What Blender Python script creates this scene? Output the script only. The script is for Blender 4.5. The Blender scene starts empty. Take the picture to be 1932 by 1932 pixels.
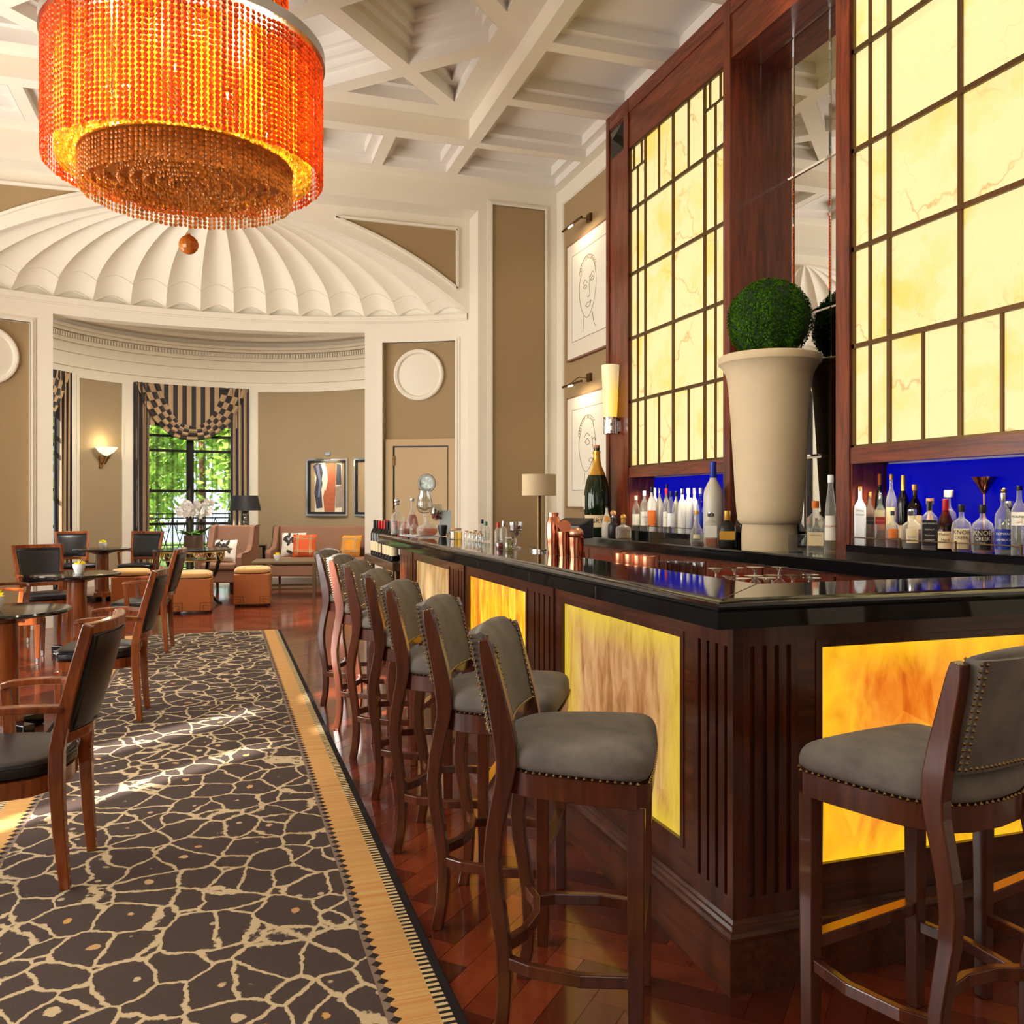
import bpy, math, random
from math import sin, cos, pi, sqrt, atan2, radians, hypot
from mathutils import Vector, Matrix
random.seed(7)
S = bpy.context.scene
C = S.collection

# ------------------------------------------------------------------ camera
F_PX, HZ, YAW, EYE = 1650.0, 949.0, radians(18.47), 1.40
cam_d = bpy.data.cameras.new('camera')
cam = bpy.data.objects.new('camera', cam_d); C.objects.link(cam)
cam.location = (0, 0, EYE); cam.rotation_euler = (pi/2, 0, -YAW)
cam_d.sensor_width = 36; cam_d.lens = F_PX/1932*36
cam_d.shift_y = -(966-HZ)/1932; cam_d.clip_end = 200; cam_d.clip_start = .05
S.camera = cam
# ------------------------------------------------------------------ world, sun, daylight fill, exposure
vs = S.view_settings
vs.view_transform = 'Standard'; vs.look = 'None'; vs.gamma = 1; vs.use_curve_mapping = False
vs.exposure = 0.10
S.cycles.max_bounces = 7; S.cycles.diffuse_bounces = 3; S.cycles.glossy_bounces = 4
S.cycles.transmission_bounces = 6; S.cycles.transparent_max_bounces = 16
S.cycles.caustics_reflective = False; S.cycles.caustics_refractive = False
S.cycles.sample_clamp_indirect = 4.0
w = bpy.data.worlds.new('world'); S.world = w; w.use_nodes = True
wn = w.node_tree
bg = wn.nodes['Background']; bg.inputs['Strength'].default_value = 3.0
bg.inputs['Color'].default_value = (.80, .90, 1.0, 1)

def light(kind, name, loc, energy, color=(1, 1, 1), target=None, **kw):
    d = bpy.data.lights.new(name, kind); d.energy = energy; d.color = color
    for k, v in kw.items(): setattr(d, k, v)
    o = bpy.data.objects.new(name, d); C.objects.link(o); o.location = loc
    if target is not None:
        o.rotation_euler = (Vector(target)-Vector(loc)).to_track_quat('-Z', 'Y').to_euler()
    return o
SUN_EL = radians(22); SUN_H = Vector((.78, .626, 0)).normalized()
sd = SUN_H*cos(SUN_EL) + Vector((0, 0, -sin(SUN_EL)))
light('SUN', 'sun', (-20, -12, 12), 26.0, (1, .95, .86), target=Vector((-20, -12, 12))+sd, angle=radians(.9))
# lamps added inside as daylight fill for the left windows and behind the camera
for yy in (3.4, 6.0, 8.6):
    light('AREA', 'window_daylight', (-4.05, yy, 2.2), 215, (1, .97, .93), target=(0, yy, 3.2), shape='RECTANGLE', size=2.0, size_y=3.4)
light('AREA', 'window_daylight', (-1.2, -2.85, 2.7), 45, (1, .96, .9), target=(-.5, 3, 3.4), shape='RECTANGLE', size=4.2, size_y=3.4)  # added fill lamp, this wall has no window

# ------------------------------------------------------------------ pixel helpers (directions only)
FW = Vector((sin(YAW), cos(YAW), 0)); RT = Vector((cos(YAW), -sin(YAW), 0))
def ray(px, py=HZ):
    return FW + RT*((px-966)/F_PX) + Vector((0, 0, (HZ-py)/F_PX))
def on_z(px, py, z):
    d = ray(px, py); t = (z-EYE)/d.z
    return Vector((d.x*t, d.y*t, z))
def on_x(px, X):
    d = ray(px); return d.y*X/d.x
def on_y(px, Y):
    d = ray(px); return d.x*Y/d.y
def depth(x, y): return FW.x*x + FW.y*y
def z_at(x, y, py): return EYE + (HZ-py)/F_PX*depth(x, y)

# ------------------------------------------------------------------ mesh builder
class MB:
    def __init__(s): s.v = []; s.f = []; s.m = []
    def add(s, vs, fs, mi=0):
        o = len(s.v); s.v += [tuple(p) for p in vs]
        s.f += [tuple(i+o for i in f) for f in fs]; s.m += [mi]*len(fs); return s
    def box(s, x0, x1, y0, y1, z0, z1, mi=0):
        v = [(x, y, z) for z in (z0, z1) for y in (y0, y1) for x in (x0, x1)]
        return s.add(v, [(0, 2, 3, 1), (4, 5, 7, 6), (0, 1, 5, 4), (2, 6, 7, 3), (0, 4, 6, 2), (1, 3, 7, 5)], mi)
    def obox(s, c, sx, sy, sz, rz=0, mi=0):
        k = len(s.v); s.box(-sx/2, sx/2, -sy/2, sy/2, -sz/2, sz/2, mi)
        cs, sn = cos(rz), sin(rz)
        for i in range(k, len(s.v)):
            x, y, z = s.v[i]; s.v[i] = (c[0]+x*cs-y*sn, c[1]+x*sn+y*cs, c[2]+z)
        return s
    def loft(s, rings, closed=True, cap=True, mi=0):
        n = len(rings[0]); o = len(s.v)
        for r in rings: s.v += [tuple(p) for p in r]
        m = n if closed else n-1
        for a in range(len(rings)-1):
            for i in range(m):
                j = (i+1) % n
                s.f.append((o+a*n+i, o+a*n+j, o+(a+1)*n+j, o+(a+1)*n+i)); s.m.append(mi)
        if cap and closed:
            s.f.append(tuple(o+i for i in reversed(range(n)))); s.m.append(mi)
            e = o+(len(rings)-1)*n
            s.f.append(tuple(e+i for i in range(n))); s.m.append(mi)
        return s
    def lathe(s, prof, n=20, c=(0, 0, 0), sq=0, a0=0, a1=2*pi, mi=0, sx=1, sy=1):
        full = abs(a1-a0-2*pi) < 1e-6
        rings = []
        for r, z in prof:
            ring = []
            for i in range(n if full else n+1):
                a = a0+(a1-a0)*i/n
                k = 1.0
                if sq:
                    e = 2+sq*8
                    k = (abs(cos(a))**e+abs(sin(a))**e)**(-1/e)
                ring.append((c[0]+r*k*cos(a)*sx, c[1]+r*k*sin(a)*sy, c[2]+z))
            rings.append(ring)
        return s.loft(rings, closed=full, cap=full, mi=mi)
    def tube(s, path, r, n=6, mi=0, cap=True):
        P = [Vector(p) for p in path]; rings = []
        up = None
        for i, p in enumerate(P):
            t = (P[min(i+1, len(P)-1)]-P[max(i-1, 0)]).normalized()
            if up is None: up = Vector((0, 0, 1)) if abs(t.z) < .9 else Vector((1, 0, 0))
            a = t.cross(up)
            if a.length < 1e-6: a = t.cross(Vector((0, 1, 0)))
            a.normalize(); b = a.cross(t).normalized(); up = b
            rr = r[i] if isinstance(r, (list, tuple)) else r
            rings.append([p+a*(rr*cos(2*pi*k/n))+b*(rr*sin(2*pi*k/n)) for k in range(n)])
        return s.loft(rings, cap=cap, mi=mi)
    def sweep(s, path, w, d, lat=(0, 1, 0), mi=0):
        P = [Vector(p) for p in path]; L = Vector(lat).normalized(); rings = []
        for i, p in enumerate(P):
            t = (P[min(i+1, len(P)-1)]-P[max(i-1, 0)]).normalized()
            l = (L-t*L.dot(t)).normalized(); nn = t.cross(l)
            ww = (w[i] if isinstance(w, (list, tuple)) else w)/2; dd = (d[i] if isinstance(d, (list, tuple)) else d)/2
            rings.append([p-l*ww-nn*dd, p+l*ww-nn*dd, p+l*ww+nn*dd, p-l*ww+nn*dd])
        return s.loft(rings, mi=mi)
    def prism(s, poly, z0, z1, mi=0):
        return s.loft([[(x, y, z0) for x, y in poly], [(x, y, z1) for x, y in poly]], mi=mi)
    def prism_x(s, poly, x0, x1, mi=0):
        return s.loft([[(x0, y, z) for y, z in poly], [(x1, y, z) for y, z in poly]], mi=mi)
    def prism_y(s, poly, y0, y1, mi=0):
        return s.loft([[(x, y0, z) for x, z in poly], [(x, y1, z) for x, z in poly]], mi=mi)
    def sphere(s, c, r, nu=12, nv=8, sz=1, mi=0):
        prof = [(max(r*sin(pi*i/nv), 1e-4), -r*sz*cos(pi*i/nv)) for i in range(nv+1)]
        return s.lathe(prof, nu, c, mi=mi)
    def grid(s, fn, nu, nv, mi=0, mfn=None):
        o = len(s.v)
        for j in range(nv+1):
            for i in range(nu+1): s.v.append(tuple(fn(i/nu, j/nv)))
        for j in range(nv):
            for i in range(nu):
                a = o+j*(nu+1)+i
                s.f.append((a, a+1, a+nu+2, a+nu+1)); s.m.append(mfn(i, j) if mfn else mi)
        return s
    def xf(s, M):
        s.v = [tuple(M @ Vector(p)) for p in s.v]; return s
    def mesh(s, name, mats, smooth=False, ang=40):
        me = bpy.data.meshes.new(name); me.from_pydata(s.v, [], s.f)
        if not isinstance(mats, (list, tuple)): mats = [mats]
        for m in mats: me.materials.append(m)
        if len(mats) > 1: me.polygons.foreach_set('material_index', s.m)
        if smooth:
            me.polygons.foreach_set('use_smooth', [True]*len(me.polygons))
            me.set_sharp_from_angle(angle=radians(ang))
        me.update(); return me
    def build(s, name, mats, parent=None, smooth=False, bevel=0, ang=40, recalc=True):
        me = s.mesh(name, mats, smooth, ang)
        if recalc:
            import bmesh
            bm = bmesh.new(); bm.from_mesh(me); bmesh.ops.recalc_face_normals(bm, faces=bm.faces); bm.to_mesh(me); bm.free()
        o = bpy.data.objects.new(name, me); C.objects.link(o)
        if parent is not None: o.parent = parent
        if bevel:
            b = o.modifiers.new('bevel', 'BEVEL'); b.width = bevel; b.segments = 2; b.limit_method = 'ANGLE'; b.angle_limit = radians(50)
        return o

def tag(o, label, cat, group=None):
    o['label'] = label; o['category'] = cat
    if group: o['group'] = group
    return o
def thing(name, label, cat, loc=(0, 0, 0), rz=0, group=None):
    o = bpy.data.objects.new(name, None); C.objects.link(o)
    o.location = loc; o.rotation_euler = (0, 0, rz); o.empty_display_size = .1
    return tag(o, label, cat, group)
def struct(o): o['kind'] = 'structure'; return o
def stuff(o): o['kind'] = 'stuff'; return o
def dup(root, loc, rz, label=None, group=None):
    r = root.copy(); C.objects.link(r); r.location = loc; r.rotation_euler = (0, 0, rz)
    if label: r['label'] = label
    if group: r['group'] = group
    for ch in list(root.children):
        c = ch.copy(); C.objects.link(c); c.parent = r
        for g in list(ch.children):
            d = g.copy(); C.objects.link(d); d.parent = c
    return r
def lerp(a, b, t): return a+(b-a)*t
def spl(pts, n=24):
    """Catmull-Rom through points"""
    P = [Vector(p) for p in pts]; out = []
    P = [P[0]*2-P[1]]+P+[P[-1]*2-P[-2]]
    m = len(P)-3
    for k in range(n+1):
        u = k/n*m; i = min(int(u), m-1); t = u-i
        a, b, c, d = P[i:i+4]
        out.append(.5*((2*b)+(c-a)*t+(2*a-5*b+4*c-d)*t*t+(3*b-a-3*c+d)*t**3))
    return out

# ------------------------------------------------------------------ materials
class NT:
    def __init__(s, name):
        s.mat = bpy.data.materials.new(name); s.mat.use_nodes = True
        s.t = s.mat.node_tree; s.t.nodes.clear()
        s.out = s.n('ShaderNodeOutputMaterial')
    def n(s, t, **kw):
        x = s.t.nodes.new(t)
        for k, v in kw.items(): setattr(x, k, v)
        return x
    def link(s, a, b): s.t.links.new(a, b)
    def put(s, sock, val):
        if hasattr(val, 'is_output'): s.link(val, sock)
        elif val is not None:
            if isinstance(val, (tuple, list)) and len(val) == 3 and sock.type == 'RGBA': val = (*val, 1)
            sock.default_value = val
    def math(s, op, a, b=None, c=None, clamp=False):
        x = s.n('ShaderNodeMath', operation=op, use_clamp=clamp)
        for i, q in enumerate((a, b, c)):
            if q is not None: s.put(x.inputs[i], q)
        return x.outputs[0]
    def mix(s, f, a, b, blend='MIX'):
        x = s.n('ShaderNodeMix', data_type='RGBA', blend_type=blend)
        s.put(x.inputs[0], f); s.put(x.inputs[6], a); s.put(x.inputs[7], b); return x.outputs[2]
    def ramp(s, f, stops, interp='LINEAR'):
        x = s.n('ShaderNodeValToRGB'); x.color_ramp.interpolation = interp
        e = x.color_ramp.elements
        while len(e) < len(stops): e.new(.5)
        for i, (p, c) in enumerate(stops):
            e[i].position = p; e[i].color = (*c, 1) if len(c) == 3 else c
        s.put(x.inputs[0], f); return x.outputs[0]
    def co(s, which='Object', scale=(1, 1, 1), rot=(0, 0, 0), loc=(0, 0, 0)):
        t = s.n('ShaderNodeTexCoord'); m = s.n('ShaderNodeMapping')
        m.inputs['Scale'].default_value = scale; m.inputs['Rotation'].default_value = rot; m.inputs['Location'].default_value = loc
        s.link(t.outputs[which], m.inputs[0]); return m.outputs[0]
    def noise(s, v, scale=5, detail=3, rough=.5, dist=0):
        x = s.n('ShaderNodeTexNoise'); s.put(x.inputs['Vector'], v)
        x.inputs['Scale'].default_value = scale; x.inputs['Detail'].default_value = detail
        x.inputs['Roughness'].default_value = rough; x.inputs['Distortion'].default_value = dist
        return x.outputs
    def voro(s, v, scale=5, feature='F1', rnd=1):
        x = s.n('ShaderNodeTexVoronoi', feature=feature); s.put(x.inputs['Vector'], v)
        x.inputs['Scale'].default_value = scale; x.inputs['Randomness'].default_value = rnd
        return x.outputs
    def sep(s, v):
        x = s.n('ShaderNodeSeparateXYZ'); s.put(x.inputs[0], v); return x.outputs
    def comb(s, x, y, z):
        c = s.n('ShaderNodeCombineXYZ')
        for i, q in enumerate((x, y, z)): s.put(c.inputs[i], q)
        return c.outputs[0]
    def vadd(s, a, b):
        x = s.n('ShaderNodeVectorMath', operation='ADD'); s.put(x.inputs[0], a); s.put(x.inputs[1], b); return x.outputs[0]
    def vscale(s, a, k):
        x = s.n('ShaderNodeVectorMath', operation='SCALE'); s.put(x.inputs[0], a); s.put(x.inputs[3], k); return x.outputs[0]
    def vsub(s, a, k):
        x = s.n('ShaderNodeVectorMath', operation='SUBTRACT'); s.put(x.inputs[0], a); s.put(x.inputs[1], k); return x.outputs[0]
    def bsdf(s, color, rough=.5, metal=0, spec=.5, bump=None, bstr=.2, bdist=.01, emit=None, estr=0, coat=0, sheen=0, sss=0, trans=0, ior=1.45):
        b = s.n('ShaderNodeBsdfPrincipled')
        s.put(b.inputs['Base Color'], color); s.put(b.inputs['Roughness'], rough); s.put(b.inputs['Metallic'], metal)
        s.put(b.inputs['Specular IOR Level'], spec); s.put(b.inputs['IOR'], ior)
        if coat: b.inputs['Coat Weight'].default_value = coat; b.inputs['Coat Roughness'].default_value = .08
        if sheen: b.inputs['Sheen Weight'].default_value = sheen
        if trans: b.inputs['Transmission Weight'].default_value = trans
        if emit is not None: s.put(b.inputs['Emission Color'], emit); s.put(b.inputs['Emission Strength'], estr)
        if bump is not None:
            u = s.n('ShaderNodeBump'); u.inputs['Strength'].default_value = bstr; u.inputs['Distance'].default_value = bdist
            s.put(u.inputs['Height'], bump); s.link(u.outputs[0], b.inputs['Normal'])
        s.link(b.outputs[0], s.out.inputs[0]); return s.mat

def srgb(r, g, b):
    f = lambda c: (c/255/12.92 if c/255 <= .04045 else ((c/255+.055)/1.055)**2.4)
    return (f(r), f(g), f(b))
def plain(name, col, rough=.5, metal=0, var=.06, scale=6, bump=0, bscale=60, spec=.5, coat=0, sheen=0):
    t = NT(name); v = t.co('Object')
    nz = t.noise(v, scale, 3)[0]
    c = t.mix(nz, tuple(max(0, x*(1-var)) for x in col), tuple(min(1, x*(1+var)) for x in col))
    bp = t.noise(v, bscale, 2)[0] if bump else None
    return t.bsdf(c, rough, metal, spec, bump=bp, bstr=bump, bdist=.004, coat=coat, sheen=sheen)
def wood(name, dark, light_, axis='z', scale=1.0, rough=.28, coat=.3, var=0):
    t = NT(name)
    sc = {'z': (14, 14, 1.1), 'x': (1.1, 14, 14), 'y': (14, 1.1, 14)}[axis]
    sc = tuple(q*scale for q in sc)
    oi = t.n('ShaderNodeObjectInfo')
    v = t.vadd(t.co('Object', sc), t.vscale((7.3, 3.1, 5.7), oi.outputs['Random']))
    n1 = t.noise(v, 1.6, 4, .6, 1.2)[0]
    n2 = t.noise(v, 7, 3, .6, .3)[0]
    f = t.math('ADD', t.math('MULTIPLY', n1, .7), t.math('MULTIPLY', n2, .3))
    c = t.ramp(f, [(.34, dark), (.5, tuple((a+b)/2 for a, b in zip(dark, light_))), (.66, light_)])
    if var:
        c = t.mix(1, c, t.ramp(oi.outputs['Random'], [(0, (1-var,)*3), (1, (1+var,)*3)]), 'MULTIPLY')
    return t.bsdf(c, rough, 0, .5, bump=n2, bstr=.05, bdist=.002, coat=coat)
def glass(name, tint=(1, 1, 1), rough=.02, refl=1.0, clear=.94):
    """thin see-through glass: tinted transmission with a fresnel gloss"""
    t = NT(name)
    tr = t.n('ShaderNodeBsdfTransparent'); tr.inputs[0].default_value = (*[q*clear for q in tint], 1)
    gl = t.n('ShaderNodeBsdfGlossy'); gl.inputs['Roughness'].default_value = rough
    lw = t.n('ShaderNodeLayerWeight'); lw.inputs[0].default_value = .5
    f = t.math('MULTIPLY_ADD', t.math('POWER', lw.outputs['Facing'], 4.0), .8*refl, .035*refl, clamp=True)
    m = t.n('ShaderNodeMixShader'); t.put(m.inputs[0], f); t.link(tr.outputs[0], m.inputs[1]); t.link(gl.outputs[0], m.inputs[2])
    t.link(m.outputs[0], t.out.inputs[0]); return t.mat
def emis(name, col, strength):
    t = NT(name); e = t.n('ShaderNodeEmission'); e.inputs[0].default_value = (*col, 1); e.inputs[1].default_value = strength
    t.link(e.outputs[0], t.out.inputs[0]); return t.mat

M = {}
M['cream'] = plain('cream_plaster', srgb(238, 229, 210), .55, var=.02)
M['ceil'] = plain('ceiling_plaster', srgb(240, 231, 212), .6, var=.015)
M['ceilp'] = plain('coffer_plaster', srgb(238, 231, 220), .6, var=.015)
M['taupe'] = plain('taupe_wallcovering', srgb(164, 138, 98), .75, var=.04, scale=3, bump=.15, bscale=180)
M['taupe_bay'] = plain('taupe_bay_wallcovering', srgb(158, 138, 106), .75, var=.04, scale=3, bump=.15, bscale=180)
M['doorp'] = plain('taupe_door_paint', srgb(190, 160, 110), .45, var=.02)
M['rose_z'] = wood('rosewood_upright', srgb(66, 24, 12), srgb(136, 62, 34), 'z', .8, .3, .25)
M['rose_y'] = wood('rosewood_lengthwise', srgb(66, 24, 12), srgb(136, 62, 34), 'y', .8, .3, .25)
M['rose_x'] = wood('rosewood_crosswise', srgb(66, 24, 12), srgb(136, 62, 34), 'x', .8, .3, .25)
M['bar_z'] = wood('bar_wood_upright', srgb(42, 17, 9), srgb(92, 42, 22), 'z', .9, .28, .3)
M['bar_y'] = wood('bar_wood_lengthwise', srgb(44, 19, 9), srgb(98, 48, 24), 'y', .9, .28, .3)
M['bar_x'] = wood('bar_wood_crosswise', srgb(44, 19, 9), srgb(98, 48, 24), 'x', .9, .28, .3)
M['stoolwood'] = wood('stool_wood', srgb(60, 26, 14), srgb(96, 46, 25), 'z', .6, .25, .4, .12)
M['chairwood'] = wood('chair_wood', srgb(84, 36, 14), srgb(150, 76, 32), 'z', .6, .25, .4, .12)
M['tablewood'] = wood('pedestal_wood', srgb(92, 40, 14), srgb(158, 84, 36), 'z', .7, .22, .4)
M['granite'] = plain('black_granite', srgb(18, 19, 22), .06, var=.5, scale=300, spec=.6)
M['blacklac'] = plain('black_lacquer', srgb(18, 16, 16), .12, var=.1)
M['stool_grey'] = None
M['leather'] = plain('black_leather', srgb(26, 26, 30), .32, var=.15, scale=20, bump=.12, bscale=220)
M['brass'] = plain('antique_brass', srgb(168, 132, 74), .3, 1, var=.1)
M['gold'] = plain('gold_metal', srgb(206, 164, 92), .28, 1, var=.06)
M['bronze'] = plain('bronze_came', srgb(98, 72, 40), .38, .7, var=.12)
M['nail'] = plain('nail_metal', srgb(150, 128, 88), .25, 1, var=.1)
M['steel'] = plain('brushed_steel', srgb(196, 194, 190), .25, 1, var=.05)
M['chrome'] = plain('chrome', srgb(225, 225, 225), .1, 1, var=.02)
M['copper'] = plain('polished_copper', srgb(214, 132, 100), .16, 1, var=.04)
M['porthole'] = plain('porthole_pane', (.10, .105, .09), .05, 1, var=.1)
M['satin'] = plain('satin_copper', srgb(222, 142, 106), .36, 1, var=.04)
M['ring'] = plain('dull_steel', srgb(120, 118, 112), .5, 1, var=.05)
M['mirror'] = plain('mirror_silver', (.86, .88, .87), .01, 1, var=.004)
M['white'] = plain('white_ceramic', srgb(240, 240, 238), .25, var=.01)
M['paper'] = plain('paper_white', srgb(238, 232, 214), .6, var=.02)
M['paperc'] = plain('paper_cream', srgb(226, 204, 158), .6, var=.03)
M['mat'] = plain('picture_mount', srgb(232, 222, 202), .6, var=.01)
M['ink'] = plain('dark_ink', srgb(40, 30, 24), .6)
M['black'] = plain('black_plastic', srgb(18, 18, 20), .4)
M['stone'] = plain('sandstone', srgb(212, 190, 152), .7, var=.07, scale=9, bump=.1, bscale=120)
M['suede'] = plain('pale_suede', srgb(206, 158, 92), .75, var=.1, sheen=.3)
M['tan'] = plain('tan_leather', srgb(176, 100, 44), .45, var=.14, scale=4, bump=.05)
M['mocha'] = plain('mocha_wool', srgb(138, 100, 78), .85, var=.05, bump=.1, bscale=150)
M['mochad'] = plain('mocha_piping', srgb(72, 48, 40), .8)
M['cushw'] = plain('white_cushion', srgb(226, 218, 206), .8, var=.03)
M['cusho'] = plain('orange_cushion', srgb(206, 84, 28), .7, var=.1, scale=12)
M['cushy'] = plain('mustard_cushion', srgb(216, 140, 30), .7, var=.1, scale=12)
M['ribbon'] = plain('ribbon', srgb(196, 170, 130), .7)
M['yellow'] = plain('yellow_petal', srgb(250, 226, 10), .5, var=.08)
M['petal'] = plain('white_petal', srgb(246, 244, 246), .5, var=.02)
M['leaf'] = plain('orchid_leaf', srgb(66, 128, 26), .35, var=.2)
M['stem'] = plain('dark_stem', srgb(60, 62, 44), .5)
M['bark'] = plain('bark_chips', srgb(120, 88, 62), .8, var=.5, scale=60)
M['linen'] = plain('linen_shade', srgb(196, 172, 136), .8, var=.05, bump=.2, bscale=300)
M['shadeb'] = plain('black_shade', srgb(24, 24, 30), .6)
M['drape_d'] = plain('drape_charcoal', srgb(44, 38, 40), .7, var=.1, sheen=.2)
M['drape_l'] = plain('drape_sand', srgb(186, 156, 118), .7, var=.06, sheen=.2)
M['clear'] = glass('clear_glass', (.97, .98, .97), .06, 2.4, .92)
M['frost'] = plain('frosted_glass', srgb(206, 198, 180), .35, var=.04)
M['crystal'] = plain('crystal_facets', (.8, .8, .8), .05, .9, var=.3, scale=40)
M['winered'] = plain('dark_bottle', srgb(14, 12, 12), .1, var=.1)
M['whisky'] = plain('amber_liquor', srgb(150, 70, 10), .1, var=.05)
M['bourbon'] = plain('dark_bourbon', srgb(62, 22, 8), .1, var=.05)
M['oil'] = plain('pale_gold_liquor', srgb(190, 140, 30), .1, var=.05)
M['redl'] = plain('red_liquor', srgb(130, 14, 6), .1, var=.05)
M['vod'] = plain('clear_spirit_frost', srgb(222, 220, 206), .2, var=.02)
M['green'] = plain('green_bottle', srgb(70, 120, 12), .08, var=.1)
M['blue'] = plain('blue_label', srgb(16, 44, 150), .4)
M['red'] = plain('red_wax', srgb(190, 16, 18), .35)
M['orange'] = plain('orange_label', srgb(214, 110, 30), .5)
M['cork'] = plain('cork', srgb(196, 142, 96), .8, var=.15, scale=60)
M['goldfoil'] = plain('gold_foil', srgb(208, 156, 60), .35, .6, var=.1, scale=30)
M['champ'] = plain('dark_green_glass', srgb(18, 34, 14), .05, var=.1)
M['warm'] = emis('warm_lamp', (1, .72, .36), 14)
M['warm2'] = emis('warm_lens', (1, .8, .52), 10)

def m_stool():
    t = NT('grey_suede'); v = t.co('Object')
    n = t.noise(v, 9, 4, .6)[0]; n2 = t.noise(v, 60, 2)[0]
    c = t.ramp(n, [(.3, srgb(84, 77, 69)), (.7, srgb(116, 107, 96))])
    return t.bsdf(c, .7, bump=n2, bstr=.1, bdist=.003, sheen=.08)
M['stool_grey'] = m_stool()
def m_onyx():
    t = NT('backlit_onyx'); v = t.co('Object'); oi = t.n('ShaderNodeObjectInfo')
    v = t.vadd(v, t.vscale((3.1, .4, .7), oi.outputs['Random']))
    w_ = t.noise(v, 2.2, 4, .6)
    d = t.vadd(v, t.vscale(t.vsub(w_[1], (.5, .5, .5)), .55))
    e = t.voro(d, 1.7, 'DISTANCE_TO_EDGE')[0]
    e2 = t.voro(t.vadd(d, (4, 2, 9)), 3.1, 'DISTANCE_TO_EDGE')[0]
    k = t.noise(v, 1.3, 2)[0]
    vein = t.math('MULTIPLY', t.ramp(e, [(0, (.8, .8, .8)), (.022, (0, 0, 0))]), t.ramp(k, [(.50, (0, 0, 0)), (.62, (1, 1, 1))]))
    vein2 = t.math('MULTIPLY', t.ramp(e2, [(0, (.45, .45, .45)), (.015, (0, 0, 0))]), t.ramp(t.noise(v, 2, 2)[0], [(.54, (0, 0, 0)), (.66, (1, 1, 1))]))
    halo = t.math('MULTIPLY', t.ramp(t.noise(d, 1.7, 4, .6)[0], [(.50, (0, 0, 0)), (.68, (1, 1, 1))]), .95)
    c = t.mix(halo, srgb(248, 230, 158), srgb(250, 208, 66))
    c = t.mix(vein2, c, srgb(222, 172, 70))
    c = t.mix(vein, c, srgb(204, 148, 40))
    b = t.n('ShaderNodeBsdfPrincipled'); t.put(b.inputs['Base Color'], (.25, .22, .14)); b.inputs['Roughness'].default_value = .38; b.inputs['Specular IOR Level'].default_value = .25
    t.put(b.inputs['Emission Color'], c); b.inputs['Emission Strength'].default_value = .84
    t.link(b.outputs[0], t.out.inputs[0]); return t.mat
M['onyx'] = m_onyx()
def m_tort(name, stops, strength, stretch, edge=None, ax=1):
    t = NT(name); v = t.co('Object', stretch); oi = t.n('ShaderNodeObjectInfo')
    v = t.vadd(v, t.vscale((5, 9, 3), oi.outputs['Random']))
    n = t.noise(v, 2.0, 5, .62, .5)[0]
    cell = t.voro(v, 1.6, 'F1')
    n2 = t.math('ADD', t.math('MULTIPLY', n, .86), t.math('MULTIPLY', t.sep(cell[1])[0], .14))
    c = t.ramp(n2, stops)
    if edge:
        g = t.sep(t.co('Generated')); e1 = t.math('ABSOLUTE', t.math('SUBTRACT', g[ax], .5)); e2 = t.math('ABSOLUTE', t.math('SUBTRACT', g[2], .5))
        e = t.math('MAXIMUM', e1, e2)
        e = t.math('ADD', e, t.math('MULTIPLY', t.math('SUBTRACT', n, .5), .25))
        c = t.mix(t.ramp(e, [(.30, (0, 0, 0)), (.5, (.85,)*3)]), c, edge)
    b = t.n('ShaderNodeBsdfPrincipled'); t.put(b.inputs['Base Color'], (.12, .08, .04)); b.inputs['Roughness'].default_value = .12
    t.put(b.inputs['Emission Color'], c); b.inputs['Emission Strength'].default_value = strength
    t.link(b.outputs[0], t.out.inputs[0]); return t.mat
M['tort_a'] = m_tort('backlit_shell_pale', [(.28, srgb(96, 56, 26)), (.42, srgb(176, 116, 66)), (.55, srgb(206, 152, 100)), (.72, srgb(224, 180, 122))], .8, (7, 7, 1.8), srgb(240, 206, 40))
M['tort_b'] = m_tort('backlit_shell_fire', [(.28, srgb(206, 84, 4)), (.42, srgb(250, 140, 10)), (.56, srgb(255, 186, 14)), (.74, srgb(255, 232, 80))], 1.1, (7, 7, 1.5))
M['tort_d'] = m_tort('backlit_shell_blaze', [(.28, srgb(186, 74, 6)), (.40, srgb(226, 112, 20)), (.55, srgb(244, 150, 44)), (.74, srgb(255, 196, 50))], 1.0, (4.6, 4.6, 2.2), srgb(255, 200, 24), 0)
M['tort_c'] = m_tort('backlit_shell_dim', [(.28, srgb(136, 84, 40)), (.42, srgb(196, 146, 86)), (.58, srgb(222, 184, 124)), (.76, srgb(232, 204, 146))], .75, (8, 8, 1.6))
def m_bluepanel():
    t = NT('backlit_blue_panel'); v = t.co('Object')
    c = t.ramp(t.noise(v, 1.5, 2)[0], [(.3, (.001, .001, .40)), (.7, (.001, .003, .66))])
    return t.bsdf((.001, .001, .02), .6, spec=.05, emit=c, estr=.62)  # emission stands in for blue light falling on the panel
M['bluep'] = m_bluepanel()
def m_sheer():
    t = NT('dark_sheer'); x = t.sep(t.co('Object'))[0]
    s1 = t.noise(t.comb(t.math('MULTIPLY', x, 9), 0, 0), 1, 3, .6)[0]
    f = t.ramp(s1, [(.34, (.12,)*3), (.48, (.35,)*3), (.6, (.78,)*3)])
    tr = t.n('ShaderNodeBsdfTransparent'); df = t.n('ShaderNodeBsdfDiffuse'); df.inputs[0].default_value = (.035, .03, .022, 1)
    m = t.n('ShaderNodeMixShader'); t.put(m.inputs[0], f); t.link(tr.outputs[0], m.inputs[1]); t.link(df.outputs[0], m.inputs[2])
    t.link(m.outputs[0], t.out.inputs[0]); return t.mat
M['sheer'] = m_sheer()
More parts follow.
